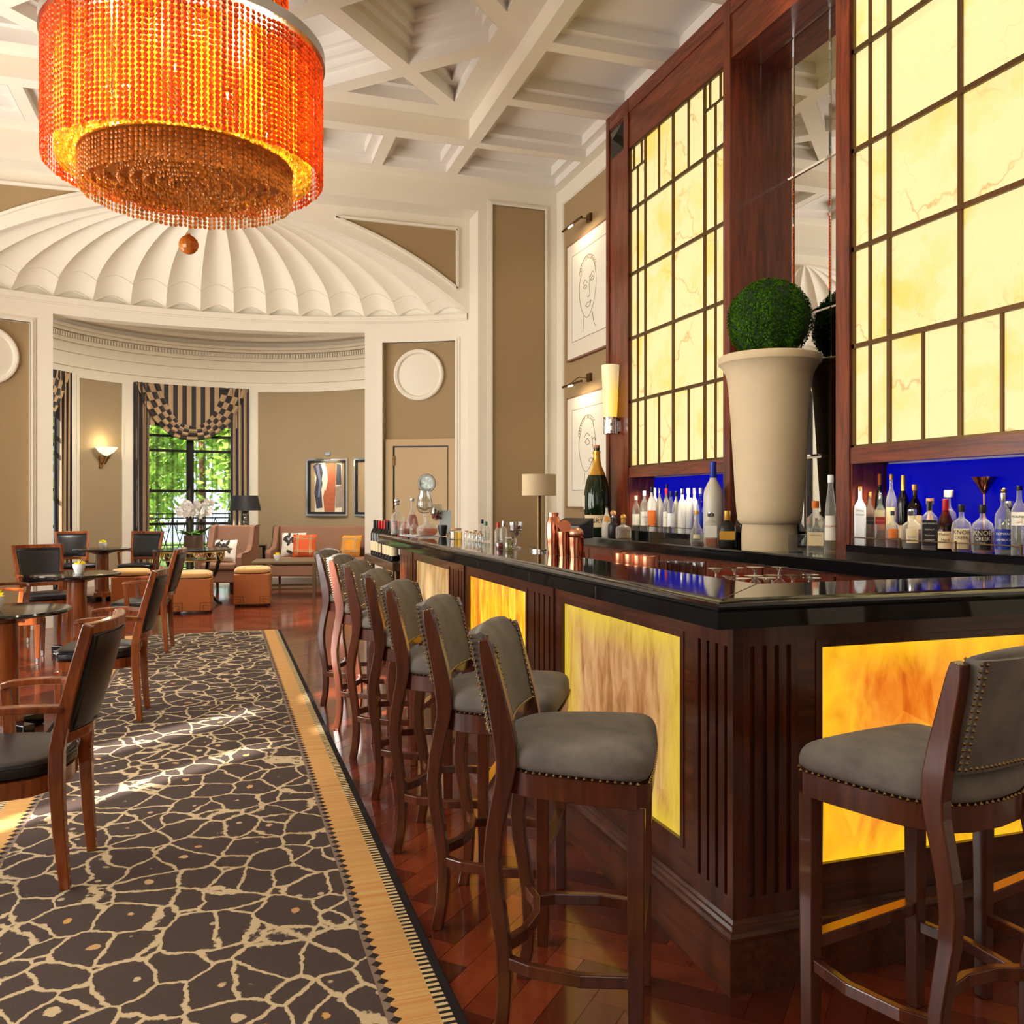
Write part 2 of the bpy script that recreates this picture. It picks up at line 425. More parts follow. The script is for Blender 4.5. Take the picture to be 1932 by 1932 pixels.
def m_bead(name, col, tr_=.6):
    t = NT(name); oi = t.n('ShaderNodeNewGeometry')
    k = t.ramp(oi.outputs['Random Per Island'], [(0, tuple(q*.65 for q in col)), (1, tuple(min(1, q*1.25) for q in col))])
    d = t.n('ShaderNodeBsdfDiffuse'); t.put(d.inputs[0], k)
    r = t.n('ShaderNodeBsdfTranslucent'); t.put(r.inputs[0], k)
    g = t.n('ShaderNodeBsdfGlossy'); g.inputs['Roughness'].default_value = .15; g.inputs[0].default_value = (1, .75, .5, 1)
    a = t.n('ShaderNodeMixShader'); a.inputs[0].default_value = tr_; t.link(d.outputs[0], a.inputs[1]); t.link(r.outputs[0], a.inputs[2])
    b = t.n('ShaderNodeMixShader'); b.inputs[0].default_value = .05; t.link(a.outputs[0], b.inputs[1]); t.link(g.outputs[0], b.inputs[2])
    t.link(b.outputs[0], t.out.inputs[0]); return t.mat
M['bead_r'] = m_bead('red_orange_bead', (1.0, .085, .006), .7)
M['bead_y'] = m_bead('yellow_amber_bead', (1.0, .44, .02), .75)
M['bead_a'] = m_bead('brown_amber_bead', (.62, .20, .03), .5)
def m_floor():
    t = NT('parquet_wood'); oi = t.n('ShaderNodeObjectInfo'); g = t.n('ShaderNodeNewGeometry')
    r = t.math('FRACT', t.math('ADD', oi.outputs['Random'], g.outputs['Random Per Island']))
    v = t.co('Object', (1, 1, 1))
    n = t.noise(t.vadd(v, t.comb(t.math('MULTIPLY', r, 40), 0, 0)), 22, 3, .6, .6)[0]
    c = t.ramp(t.math('MULTIPLY_ADD', n, .35, t.math('MULTIPLY', r, .65)), [(.15, srgb(66, 22, 10)), (.5, srgb(98, 36, 18)), (.85, srgb(132, 56, 28))])
    return t.bsdf(c, .2, coat=.5)
M['floor'] = m_floor()
def m_rug():
    t = NT('patterned_carpet'); v = t.co('Object')
    x, y, z = t.sep(v)
    W = .815                                          # half width
    ax = t.math('ABSOLUTE', x)
    e = t.math('SUBTRACT', W, ax)                      # distance from the long edge
    wob = t.noise(v, 5, 1, .5)
    jag = t.noise(v, 30, 2, .6)
    d = t.vadd(v, t.vscale(t.vsub(wob[1], (.5, .5, .5)), .10))
    d = t.vadd(d, t.vscale(t.vsub(jag[1], (.5, .5, .5)), .026))
    dm = t.n('ShaderNodeMapping'); dm.inputs['Scale'].default_value = (1, .85, 1); t.link(d, dm.inputs[0])
    ed = t.voro(dm.outputs[0], 6.6, 'DISTANCE_TO_EDGE', .95)[0]
    line = t.ramp(ed, [(.0, (1, 1, 1)), (.030, (1, 1, 1)), (.048, (0, 0, 0))])
    f1 = t.voro(dm.outputs[0], 6.6, 'F1', .95)
    rc = t.sep(f1[1])
    dot = t.ramp(f1[0], [(0, (1, 1, 1)), (.11, (1, 1, 1)), (.13, (0, 0, 0))])
    g1 = t.voro(t.vadd(v, (3.3, 1.7, 0)), 8.5, 'F1', 1)
    rc2 = t.sep(g1[1])
    dot2 = t.math('MULTIPLY', t.ramp(g1[0], [(0, (1, 1, 1)), (.09, (1, 1, 1)), (.12, (0, 0, 0))]), t.math('GREATER_THAN', rc2[1], .72))
    pile = t.noise(v, 420, 2, .7)[0]
    base = t.mix(pile, srgb(50, 41, 38), srgb(94, 79, 72))
    dotc = t.ramp(rc[0], [(0, srgb(206, 150, 84)), (.5, srgb(196, 176, 142)), (1, srgb(190, 128, 66))])
    c = t.mix(t.math('MULTIPLY', dot, t.math('GREATER_THAN', rc[1], .15)), base, dotc)
    c = t.mix(dot2, c, srgb(186, 164, 138))
    c = t.mix(line, c, t.mix(pile, srgb(176, 154, 120), srgb(214, 192, 154)))
    # long borders: dark edge, comb teeth, ochre band, row of diamonds
    P = .050
    fy = t.math('ABSOLUTE', t.math('SUBTRACT', t.math('FRACT', t.math('DIVIDE', y, P)), .5))   # 0..0.5
    fy2 = t.math('FRACT', t.math('DIVIDE', y, .026))
    ochre = t.mix(t.math('FRACT', t.math('MULTIPLY', t.noise(t.comb(0, t.math('MULTIPLY', y, 1), 0), 30, 1)[0], 3)), srgb(196, 138, 78), srgb(204, 166, 106))
    teeth = t.mix(t.math('GREATER_THAN', fy2, .5), srgb(214, 188, 136), srgb(48, 40, 38))
    grey = srgb(132, 112, 96)
    dia = t.math('LESS_THAN', t.math('ADD', t.math('MULTIPLY', fy, .05), t.math('ABSOLUTE', t.math('SUBTRACT', e, .182))), .018)
    inner = t.mix(dia, t.mix(t.math('GREATER_THAN', e, .182), ochre, grey), srgb(50, 42, 40))
    b = t.mix(t.math('GREATER_THAN', e, .03), srgb(38, 33, 34), teeth)
    b = t.mix(t.math('GREATER_THAN', e, .065), b, ochre)
    b = t.mix(t.math('GREATER_THAN', e, .162), b, inner)
    c = t.mix(t.math('LESS_THAN', e, .205), c, b)
    return t.bsdf(c, .95, spec=.1, bump=pile, bstr=.5, bdist=.004)
M['rug'] = m_rug()
def m_leafy(name, c1, c2):
    t = NT(name); g = t.n('ShaderNodeNewGeometry')
    c = t.ramp(g.outputs['Random Per Island'], [(0, c1), (1, c2)])
    d = t.n('ShaderNodeBsdfDiffuse'); r = t.n('ShaderNodeBsdfTranslucent'); t.put(d.inputs[0], c); t.put(r.inputs[0], c)
    m = t.n('ShaderNodeMixShader'); m.inputs[0].default_value = .4; t.link(d.outputs[0], m.inputs[1]); t.link(r.outputs[0], m.inputs[2])
    t.link(m.outputs[0], t.out.inputs[0]); return t.mat
M['box'] = m_leafy('boxwood_leaf', srgb(30, 62, 10), srgb(88, 138, 30))
M['tree'] = m_leafy('tree_leaf', srgb(110, 160, 40), srgb(220, 236, 130))
M['grass'] = plain('lawn', srgb(120, 150, 60), .9, var=.3, scale=3)
M['pool'] = plain('turquoise_water', srgb(110, 206, 200), .1, var=.1)
# ================================================================== the setting
XL, XR, YF, ZC = -4.20, 3.88, 9.90, 5.15
def polbox(mb, cx, cy, R0, R1, p0, p1, z0, z1, n=16, mi=0):
    rings = []
    for i in range(n+1):
        p = p0+(p1-p0)*i/n; s, c = sin(p), cos(p)
        rings.append([(cx+R0*s, cy+R0*c, z0), (cx+R1*s, cy+R1*c, z0), (cx+R1*s, cy+R1*c, z1), (cx+R0*s, cy+R0*c, z1)])
    return mb.loft(rings, mi=mi)

# ---- floor: herringbone parquet laid at 45 degrees
RUG = (-1.0, .63, 1.0, 9.92)
fl = struct(MB().box(-4.6, 4.4, -3.2, 18, -.10, -.004).build('floor', M['floor']))
PW, PL = .10, .50
def plank_list():
    out = []
    for i in range(-150, 260):
        for j in range(-40, 40):
            bx, by = i*PW+j*PL, i*PW-j*PL
            for (x, y, a, b) in ((bx, by, PL, PW), (bx, by+PW, PW, PL)):
                mx, my = x+a/2, y+b/2
                X = (mx-my)*.70710678; Y = (mx+my)*.70710678
                rot = pi/4 if a > b else pi/4+pi/2
                out.append((X, Y, rot))
    return out
def in_view(x, y, m=.5):
    d = depth(x, y)
    if d < .3: return False
    l = RT.x*x+RT.y*y
    return abs(l) < d*.60+m
pl = []
for X, Y, r in plank_list():
    if not (-3.6 < X < 3.3 and .9 < Y < 17.2): continue
    if not in_view(X, Y, .4): continue
    if RUG[0]+.4 < X < RUG[1]-.4 and Y < RUG[3]-.4: continue
    if X > 1.75 and Y > 2.55 and Y < 6.9: continue
    pl.append((X, Y, r))
def seen_plank(p):
    d = depth(p[0], p[1])
    ypx = HZ+F_PX*EYE/d; px = 966+F_PX*(RT.x*p[0]+RT.y*p[1])/d
    return ypx < 1960 and -20 < px < 1950 and not (p[0] > 1.4 and p[1] > 2.2) and not (RUG[0] < p[0] < RUG[1] and p[1] < RUG[3])
vis = sorted([p for p in pl if seen_plank(p)], key=lambda p: depth(p[0], p[1]))
near = vis[:300]; nset = set(near)
pm = MB().box(-PL/2+.0008, PL/2-.0008, -PW/2+.0008, PW/2-.0008, -.02, 0).mesh('plank', M['floor'])
for X, Y, r in near:
    o = bpy.data.objects.new('plank', pm); C.objects.link(o); o.location = (X, Y, random.uniform(-.0006, 0)); o.rotation_euler = (0, 0, r); o.parent = fl
rest = MB()
for p in pl:
    if p in nset: continue
    rest.obox((p[0], p[1], -.01), PL-.0016, PW-.0016, .02, p[2])
stuff(rest.build('parquet_planks', M['floor'], fl, recalc=False))

# ---- carpet runner
rg = MB()
cx_ = (RUG[0]+RUG[1])/2; wx = (RUG[1]-RUG[0])/2; ly = RUG[3]-RUG[2]
rg.prism([(-wx, 0), (wx, 0), (wx, ly), (-wx, ly)], .001, .013)
rug = tag(rg.build('carpet_runner', M['rug'], bevel=.004), 'long brown carpet runner with cream pebble pattern and ochre borders', 'carpet')
rug.location = (cx_, RUG[2], 0)

# ---- outer walls
wl = MB(); ys = [-3.0]
slits = [(1.36, 1.70), (1.98, 2.12), (2.22, 2.66), (5.56, 5.72), (5.82, 5.90), (5.98, 6.08), (6.18, 6.42)]
for a, b in slits:
    wl.box(XL-.2, XL, ys[-1], a, 0, 5.9); wl.box(XL-.2, XL, a, b, 0, .25); wl.box(XL-.2, XL, a, b, 3.9, 5.9)
    wl.box(XL-.2, XL, a, b, 2.42, 2.5)
    ys.append(b)
wl.box(XL-.2, XL, ys[-1], 11.6, 0, 5.9)
struct(wl.build('wall_left', M['cream']))
struct(MB().box(-4.6, 5.4, -3.2, -3.0, 0, 5.9).build('wall_back', M['cream']))
wr = struct(MB().box(XR, XR+.2, -3.0, YF, 0, 5.9).build('wall_right', M['cream']))
MB().box(XR-.012, XR, 4.5, 9.62, 0, 4.93).build('wallcovering', M['taupe'], wr)
mo = MB()
for (a, b, c, d) in ((9.62, 9.665, 0, 4.975), (4.5, 9.62, 4.93, 4.975)):
    mo.box(XR-.022, XR, a, b, c, d); mo.box(XR-.032, XR, a+.012, b-.022 if b < 9.63 else b-.018, c+(.012 if c else 0), d-.018)
mo.build('moulding', M['cream'], wr)

# ---- far wall: flat face, rectangular recess, concave niche with shell half-dome
xc, HW = -.03, 2.915
YS = 10.27                                     # spandrel plane
RX0, RX1, RZ = xc-HW, xc+HW, 4.85
NR = 5.078; NY0 = 6.192                        # niche arc centre / radius
def nphi(x): return math.asin((x-xc)/NR)
wf = MB()
wf.box(RX1, XR+.2, YF, YS+.1, 0, 5.9); wf.box(XL-.2, RX0, YF, YS+.1, 0, 5.9); wf.box(RX0, RX1, YF, YS+.1, RZ, 5.9)
wf = struct(wf.build('wall_far', M['cream']))
def frame_y(mb, x0, x1, z0, z1, y, w=.05, t=.025):
    """moulding round a rectangle on a wall that faces -y"""
    for k, (ww, tt) in enumerate(((w, t*.5), (w*.55, t))):
        mb.box(x0-ww, x0, y-tt, y, z0-ww, z1+ww); mb.box(x1, x1+ww, y-tt, y, z0-ww, z1+ww)
        mb.box(x0, x1, y-tt, y, z1, z1+ww); mb.box(x0, x1, y-tt, y, z0-ww, z0)
for (a, b) in ((3.056, 3.72), (2*xc-3.72, 2*xc-3.056)):
    MB().box(a, b, YF-.004, YF+.01, .35, 4.93).build('wall_panel', M['taupe'], wf)
    fm = MB(); frame_y(fm, a, b, .35, 4.93, YF, .05, .03); fm.build('moulding', M['cream'], wf)
bb = MB(); bb.box(RX1, XR, YF-.03, YF, 0, .18); bb.box(XL, RX0, YF-.03, YF, 0, .18)
struct(bb.build('baseboard_far', M['cream']))
# spandrel with segmental arch
AZ, AR = 4.735, 4.693
def arch_z(x, k=0): return AZ+k - (AR - sqrt(max(0, AR*AR-(x-xc)**2)))
sp = MB(); N = 48
rings = []
for i in range(N+1):
    x = lerp(RX0, RX1, i/N); za = max(arch_z(x), 3.64)
    rings.append([(x, YS, za), (x, YS+.09, za), (x, YS+.09, RZ+.02), (x, YS, RZ+.02)])
sp.loft(rings); sp = struct(sp.build('wall_spandrel', M['cream'], smooth=True, ang=30))
for sgn in (1, -1):
    pts = []
    xe = HW-.16                               # taupe panel: from near apex to the corner
    xs = [1.3+(xe-1.3)*i/14 for i in range(15)]
    low = [(xc+sgn*q, arch_z(xc+q, .155)) for q in xs]
    top = RZ-.135
    low = [(x, min(z, top-.004)) for x, z in low]
    poly = low+[(xc+sgn*xe, top)]
    if sgn < 0: poly = poly[::-1]
    MB().prism_y([(x, z) for x, z in poly], YS-.006, YS+.01).build('spandrel_panel', M['taupe'], sp)
    path = [(x, YS-.012, z) for x, z in low]+[(xc+sgn*xe, YS-.012, top), (xc+sgn*xs[0], YS-.012, top)]
    mm = MB()
    for seg in (path[:len(low)], path[len(low)-1:len(low)+1], path[len(low):]):
        mm.sweep(seg, .05, .03, lat=(0, 1, 0)); 
    mm.build('moulding', M['cream'], sp)
# niche walls (concave), opening in the middle
nw = MB(); T = .22
OX = 1.72                                      # half width of opening
def nb(mb, x0, x1, z0, z1, o0, o1, n=10, mi=0):
    return polbox(mb, xc, NY0, NR+o0, NR+o1, nphi(x0), nphi(x1), z0, z1, n, mi)
nb(nw, RX0-.05, RX1+.05, 3.53, 3.72, 0, T, 40)
PX0, PX1, PZ = 1.93, 2.755, 3.40                # recessed side panels
for s in (1, -1):
    a = lambda q: xc+s*(q+.03) if s < 0 else q
    X0, X1, X2, X3 = sorted((a(OX), a(PX0))) + sorted((a(PX1), a(HW+.02)))
    nb(nw, X0, X1, 0, 3.53, 0, T); nb(nw, X2, X3, 0, 3.53, 0, T)
    p0, p1 = sorted((a(PX0), a(PX1)))
    nb(nw, p0, p1, PZ, 3.53, 0, T)
nw = struct(nw.build('wall_niche', M['cream'], smooth=True, ang=30))
nl = MB(); nb(nl, RX0, RX1, 3.655, 3.72, -.045, 0, 40); nb(nl, RX0, RX1, 3.64, 3.66, -.02, 0, 40); nl.build('cornice_ledge', M['cream'], nw, smooth=True, ang=30)
for s in (1, -1):
    a = lambda q: xc+s*(q+.03) if s < 0 else q
    p0, p1 = sorted((a(PX0), a(PX1)))
    q = MB(); nb(q, p0, p1, 0, PZ, .07, .16); q.build('wall_panel', M['taupe'], nw, smooth=True)
    q = MB(); w1 = .045
    for (o, ww) in ((-.012, w1), (-.022, w1*.5)):
        nb(q, p0-ww, p0, 0, PZ+ww, o, .03, 3); nb(q, p1, p1+ww, 0, PZ+ww, o, .03, 3); nb(q, p0, p1, PZ, PZ+ww, o, .03)
    q.build('moulding', M['cream'], nw, smooth=True, ang=30)
    # round plaster medallion
    mx = 2.335 if s > 0 else -2.37; ph = nphi(mx)
    md = MB(); md.lathe([(.001, .028), (.24, .028), (.262, .022), (.275, .05), (.30, .058), (.318, .05), (.325, .0)], 40)
    o = md.build('round_medallion', M['cream'], nw, smooth=True)
    o.rotation_euler = (pi/2, 0, -ph); R_ = NR+.068
    o.location = (xc+R_*sin(ph), NY0+R_*cos(ph), 3.0)
    o['label'] = 'round white plaster medallion'
# the shell half-dome
sh = MB(); NFL = 15; z0 = 3.72; Ax, Ay, Az = xc, YS+.02, AZ
def shell(uf, r, f):
    x = lerp(RX0, RX1, uf); p = nphi(x); P = (xc+NR*sin(p), NY0+NR*cos(p))
    w_ = abs(2*uf-1)**3
    ze = z0+(Az-z0)*sqrt(max(0, 1-r*r)); zc_ = Az-(AR-sqrt(AR*AR-(HW*r)**2))
    z = lerp(ze, max(zc_, z0) if r < .999 else z0, w_)
    k = sin(pi*f)*r**.8
    return (lerp(Ax, P[0], r), lerp(Ay, P[1], r)+.05*k*(1-w_), z+.10*k)
for i in range(NFL):
    g = MB(); g.grid(lambda a, b: shell((i+a)/NFL, .02+.98*b**.7, a), 10, 18)
    g.grid(lambda a, b: (lambda q: (q[0], q[1]+.03, lerp(z0-.01, q[2]+.02, b)))(shell((i+a)/NFL, 1, a)), 10, 1)
    g.tube([Vector(shell((i+a/10)/NFL, .968, a/10))-Vector((0, .004, .004)) for a in range(11)], .006, 4)
    g.tube([Vector(shell((i+a/10)/NFL, 1, a/10)) for a in range(11)], .012, 4)
    g.build('shell_flute', M['cream'], nw, smooth=True, ang=55, recalc=False)

# door in the right niche panel
dr = thing('door_1', 'taupe flush service door with round porthole window', 'door')
del dr['category']; del dr['label']; struct(dr)
q = MB(); fz = 2.20
nb(q, 1.955, 2.04, 0, fz, .035, .075, 2); nb(q, 2.665, 2.75, 0, fz, .035, .075, 2); nb(q, 1.955, 2.75, fz-.085, fz, .035, .075, 6)
q.build('door_frame', M['doorp'], dr)
q = MB(); nb(q, 2.058, 2.65, .01, fz-.105, .055, .075, 6); q.build('door_leaf', M['doorp'], dr, smooth=True)
q = MB(); nb(q, 2.04, 2.665, 0, fz-.085, .068, .078, 4); q.build('door_gap', M['black'], dr)
pp = on_y(800, 10.72); ph = nphi(pp)
pr = MB(); pr.lathe([(.085, .0), (.088, .012), (.112, .012), (.118, 0)], 28)
o = pr.build('porthole_ring', M['ring'], dr, smooth=True); o.rotation_euler = (pi/2, 0, -ph); R_ = NR+.055
o.location = (xc+R_*sin(ph), NY0+R_*cos(ph), 1.645)
pr = MB(); pr.lathe([(.001, .004), (.088, .004)], 28); o = pr.build('porthole_glass', M['porthole'], dr); o.rotation_euler = (pi/2, 0, -ph); o.location = (xc+R_*sin(ph), NY0+R_*cos(ph), 1.645)
hg = MB()
for zz in (1.87, 1.2): nb(hg, 2.042, 2.060, zz, zz+.12, .04, .06, 1)
hg.build('door_hinge', M['bronze'], dr)

# ---- coffered ceiling
ce = struct(MB().box(-4.6, 5.4, -3.2, 10.6, 5.82, 5.9).build('ceiling', M['ceil']))
def inset(poly, d):
    n = len(poly); L = []
    ar = sum(poly[i][0]*poly[(i+1) % n][1]-poly[(i+1) % n][0]*poly[i][1] for i in range(n))
    s = 1 if ar > 0 else -1
    for i in range(n):
        x0, y0 = poly[i]; x1, y1 = poly[(i+1) % n]
        dx, dy = x1-x0, y1-y0; l = hypot(dx, dy); nx, ny = -dy/l*s, dx/l*s
        L.append((x0+nx*d, y0+ny*d, dx, dy))
    out = []
    for i in range(n):
        ax, ay, adx, ady = L[i-1]; bx, by, bdx, bdy = L[i]
        den = adx*bdy-ady*bdx
        t = ((bx-ax)*bdy-(by-ay)*bdx)/den
        out.append((ax+adx*t, ay+ady*t))
    return out
def area(p): return abs(sum(p[i][0]*p[(i+1) % len(p)][1]-p[(i+1) % len(p)][0]*p[i][1] for i in range(len(p))))/2
def coffer(poly, zb, steps, name='coffer'):
    """recess with stepped mouldings: steps = [(inset, rise), ...]"""
    poly = inset(poly, .0015); rings = [[(x, y, zb) for x, y in poly]]; p = poly; z = zb
    for k, (ins, rise) in enumerate(steps):
        z += rise; rings.append([(x, y, z) for x, y in p])
        if k < len(steps)-1:
            q = inset(p, ins)
            if area(q) < .01 or area(q) > area(p): break
            p = q; rings.append([(x, y, z) for x, y in p])
    mb = MB(); mb.loft(rings, cap=False)
    n = len(poly); mb.add(rings[-1], [tuple(range(n))])
    mb.build(name, M['ceilp'], ce, recalc=False)
def clip(poly, x0, x1, y0, y1):
    for ax, lim, keep in ((0, x0, 1), (0, x1, -1), (1, y0, 1), (1, y1, -1)):
        out = []
        for i in range(len(poly)):
            a, b = poly[i-1], poly[i]
            ia, ib = (a[ax]-lim)*keep >= -1e-9, (b[ax]-lim)*keep >= -1e-9
            if ia != ib:
                t = (lim-a[ax])/(b[ax]-a[ax]); out.append((lerp(a[0], b[0], t), lerp(a[1], b[1], t)))
            if ib: out.append(b)
        poly = out
        if len(poly) < 3: return []
    return poly
TX, TH, TY1 = -.05, 2.49, 8.71; TY0 = TY1-2*TH; TYc = TY1-TH; TZ = 5.345
cb = MB()
X0, X1 = TX-TH, TX+TH
st3 = [(.085, .085), (0, .105)]
# border ring (side beams) right / left
for s in (1, -1):
    xi, xo = TX+s*TH, (XR if s > 0 else XL)
    a, b = xi+s*.13, (XR-.11 if s > 0 else XL+.11)
    cb.box(min(xi, a), max(xi, a), -3, YF, ZC, 5.82); cb.box(min(b, xo), max(b, xo+s*.2), -3, YF, ZC+.0004, 5.82)
    edges = [(8.88, 9.66)]+[(8.75-.91-1.05*k, 8.75-1.05*k) for k in range(11)]
    for k, (y0, y1) in enumerate(edges):
        x0, x1 = sorted((a, b)); coffer([(x0, y0), (x1, y0), (x1, y1), (x0, y1)], ZC, st3)
        yn = edges[k+1][1] if k+1 < len(edges) else -3
        cb.box(x0-.002, x1+.002, yn, y0, ZC+.0012, 5.82)
    x0, x1 = sorted((a, b)); cb.box(x0-.002, x1+.002, 9.66, YF, ZC+.0012, 5.82)
# border far / near
for (ya, yb, ylo, yhi) in ((8.88, 9.66, TY1, YF), (TY0-1.0, TY0-.13, TY0-1.001, TY0)):
    cb.box(X0-.002, X1+.002, yb, yhi, ZC+.0018, 5.82); cb.box(X0+.001, X1-.001, ylo, ya, ZC+.0018, 5.82)
    n = 6; cw = (2*TH-.12*(n-1))/n
    for i in range(n):
        x0 = X0+i*(cw+.12); coffer([(x0, ya), (x0+cw, ya), (x0+cw, yb), (x0, yb)], ZC, st3)
        if i: cb.box(x0-.12, x0, ya-.002, yb+.002, ZC+.0026, 5.82)
cb.box(X0, X1, -3, TY0-1.0, ZC+.003, 5.82)
cb.build('border_beams', M['ceil'], ce)
# raised tray: riser, perimeter band and diagonal lattice
tb = MB(); BW = .25
e_ = .001
tb.box(X0+e_, X1-e_, TY1-BW, TY1-e_, TZ, 5.81); tb.box(X0+e_, X1-e_, TY0+e_, TY0+BW, TZ, 5.81)
tb.box(X0+e_, X0+BW, TY0+e_, TY1-e_, TZ+.0006, 5.80); tb.box(X1-BW, X1-e_, TY0+e_, TY1-e_, TZ+.0006, 5.80)
ST = 2*TH/3; hb = .085*sqrt(2)
for k in range(-2, 3):
    for sg in (1, -1):
        u = k*ST                     # x - sg*y = u
        q = [(u-hb-9, -9*sg), (u+hb-9, -9*sg), (u+hb+9, 9*sg), (u-hb+9, 9*sg)]
        q = clip(q, -TH+.02, TH-.02, -TH+.02, TH-.02)
        if len(q) >= 3: tb.prism([(TX+x, TYc+y) for x, y in q], TZ+(.0012 if sg > 0 else .0018)+k*.00007, 5.79+.002*k+.001*sg)
tb.build('lattice_beams', M['ceil'], ce)
for i in range(-4, 4):
    for j in range(-4, 4):
        u, v = (i+.5)*ST, (j+.5)*ST; h = ST/2-hb
        q = [((a+b)/2, (a-b)/2) for a, b in ((u-h, v-h), (u+h, v-h), (u+h, v+h), (u-h, v+h))]
        q = clip(q, -TH+BW, TH-BW, -TH+BW, TH-BW)
        if len(q) < 3 or area(q) < .06: continue
        # drop duplicate points
        r = [p for m, p in enumerate(q) if hypot(p[0]-q[m-1][0], p[1]-q[m-1][1]) > .02]
        coffer([(TX+x, TYc+y) for x, y in r], TZ, [(.07, .12), (.06, .07), (.06, .07), (0, .10)])

# ---- bay room behind the opening
BX, BY, BR = .10, 14.0, 3.05
def bphi(px, R=BR):
    d = ray(px); a = d.x**2+d.y**2; b = -2*(d.x*BX+d.y*BY); c = BX*BX+BY*BY-R*R
    t = (-b+sqrt(b*b-4*a*c))/(2*a)
    return atan2(d.x*t-BX, d.y*t-BY)
def bpt(p, R, z=0): return (BX+R*sin(p), BY+R*cos(p), z)
W1 = (bphi(252), bphi(469)); W0 = (bphi(128)-(W1[1]-W1[0]), bphi(128)); WT = 3.50
bw = MB()
for a, b in ((-pi/2-.02, W0[0]), (W0[1], W1[0]), (W1[1], pi/2+.02)): polbox(bw, BX, BY, BR, BR+.25, a, b, 0, 3.66, 24)
for a, b in (W0, W1):
    polbox(bw, BX, BY, BR, BR+.25, a, b, WT, 3.66, 10); polbox(bw, BX, BY, BR+.05, BR+.25, a, b, 0, .14, 10)
bw.box(BX-BR-.25, BX-BR, 10.3, BY+.1, 0, 4.6); bw.box(BX+BR, BX+BR+.25, 10.3, BY+.1, 0, 4.6)
bw = struct(bw.build('wall_bay', M['cream'], smooth=True, ang=30))
for a, b in ((bphi(148), bphi(229)), (bphi(487), bphi(760))):
    q = MB(); polbox(q, BX, BY, BR-.006, BR+.02, a, b, .12, 3.47, 16); q.build('wall_panel', M['taupe_bay'], bw, smooth=True)
    q = MB(); e = .045/BR
    for w_, t_ in ((1, .012), (.5, .024)):
        polbox(q, BX, BY, BR-t_, BR, a-e*w_, a, .12, 3.47+.045*w_, 1); polbox(q, BX, BY, BR-t_, BR, b, b+e*w_, .12, 3.47+.045*w_, 1); polbox(q, BX, BY, BR-t_, BR, a, b, 3.47, 3.47+.045*w_, 14)
    q.build('moulding', M['cream'], bw)
# entablature rings with dentils
en = MB()
for (r, za, zb) in ((-.03, 3.64, 3.70), (-.015, 3.70, 3.86), (-.05, 3.86, 3.90), (-.03, 3.90, 4.02), (-.09, 4.02, 4.06), (-.08, 4.06, 4.17), (-.16, 4.17, 4.22), (-.22, 4.22, 4.27), (-.12, 4.27, 4.36), (-.34, 4.36, 4.42)):
    polbox(en, BX, BY, BR+r, BR+.25, -pi/2, pi/2, za, zb, 48)
en.build('entablature', M['cream'], bw, smooth=True, ang=25)
de = MB(); nd = 150
for i in range(nd):
    p = lerp(-1.35, 1.35, i/(nd-1)); polbox(de, BX, BY, BR-.125, BR-.07, p-.0055, p+.0055, 4.085, 4.155, 1)
stuff(de.build('dentils', M['cream'], bw))
be = MB(); be.box(BX-BR-.3, BX+BR+.3, 11.5, BY+BR+.3, 4.62, 4.7); be.box(BX-BR-.3, BX+BR+.3, 11.5, 11.6, 3.6, 4.62)
pts = [(BX+2.35*cos(a), BY-.2+2.35*sin(a)) for a in [2*pi*k/48 for k in range(48)]]
be = struct(be.build('ceiling_bay', M['ceilp']))
q = MB(); R0 = 2.0
for k in range(48):
    a0, a1 = 2*pi*k/48, 2*pi*(k+1)/48
    def sqp(a):
        m = 3.4/max(abs(cos(a)), abs(sin(a))); return (BX+m*cos(a), max(BY-.6+m*sin(a), 11.5), 4.42)
    q.add([(BX+R0*cos(a0), BY-.6+R0*sin(a0), 4.42), sqp(a0), sqp(a1), (BX+R0*cos(a1), BY-.6+R0*sin(a1), 4.42),
           (BX+R0*cos(a0), BY-.6+R0*sin(a0), 4.60), (BX+R0*cos(a1), BY-.6+R0*sin(a1), 4.60)], [(0, 1, 2, 3), (0, 3, 5, 4)])
q.build('ceiling_ring', M['ceilp'], be, recalc=False)
bbm = MB()
for a, b in ((-pi/2, W0[0]), (W0[1], W1[0]), (W1[1], pi/2)): polbox(bbm, BX, BY, BR-.025, BR, a, b, 0, .12, 20)
struct(bbm.build('baseboard_bay', M['cream']))
light('AREA', 'bay_cove_light', (BX, 13.3, 4.08), 60, (1, .95, .88), target=(BX, 13.3, 6), shape='DISK', size=1.6)  # added upward fill lamp hidden above the lintel, no cove fitting
light('AREA', 'bay_ceiling_light', (BX, 13.2, 4.3), 200, (1, .93, .82), target=(BX, 13.2, 0), shape='DISK', size=1.2)  # added downward fill lamp to brighten the bay, out of view

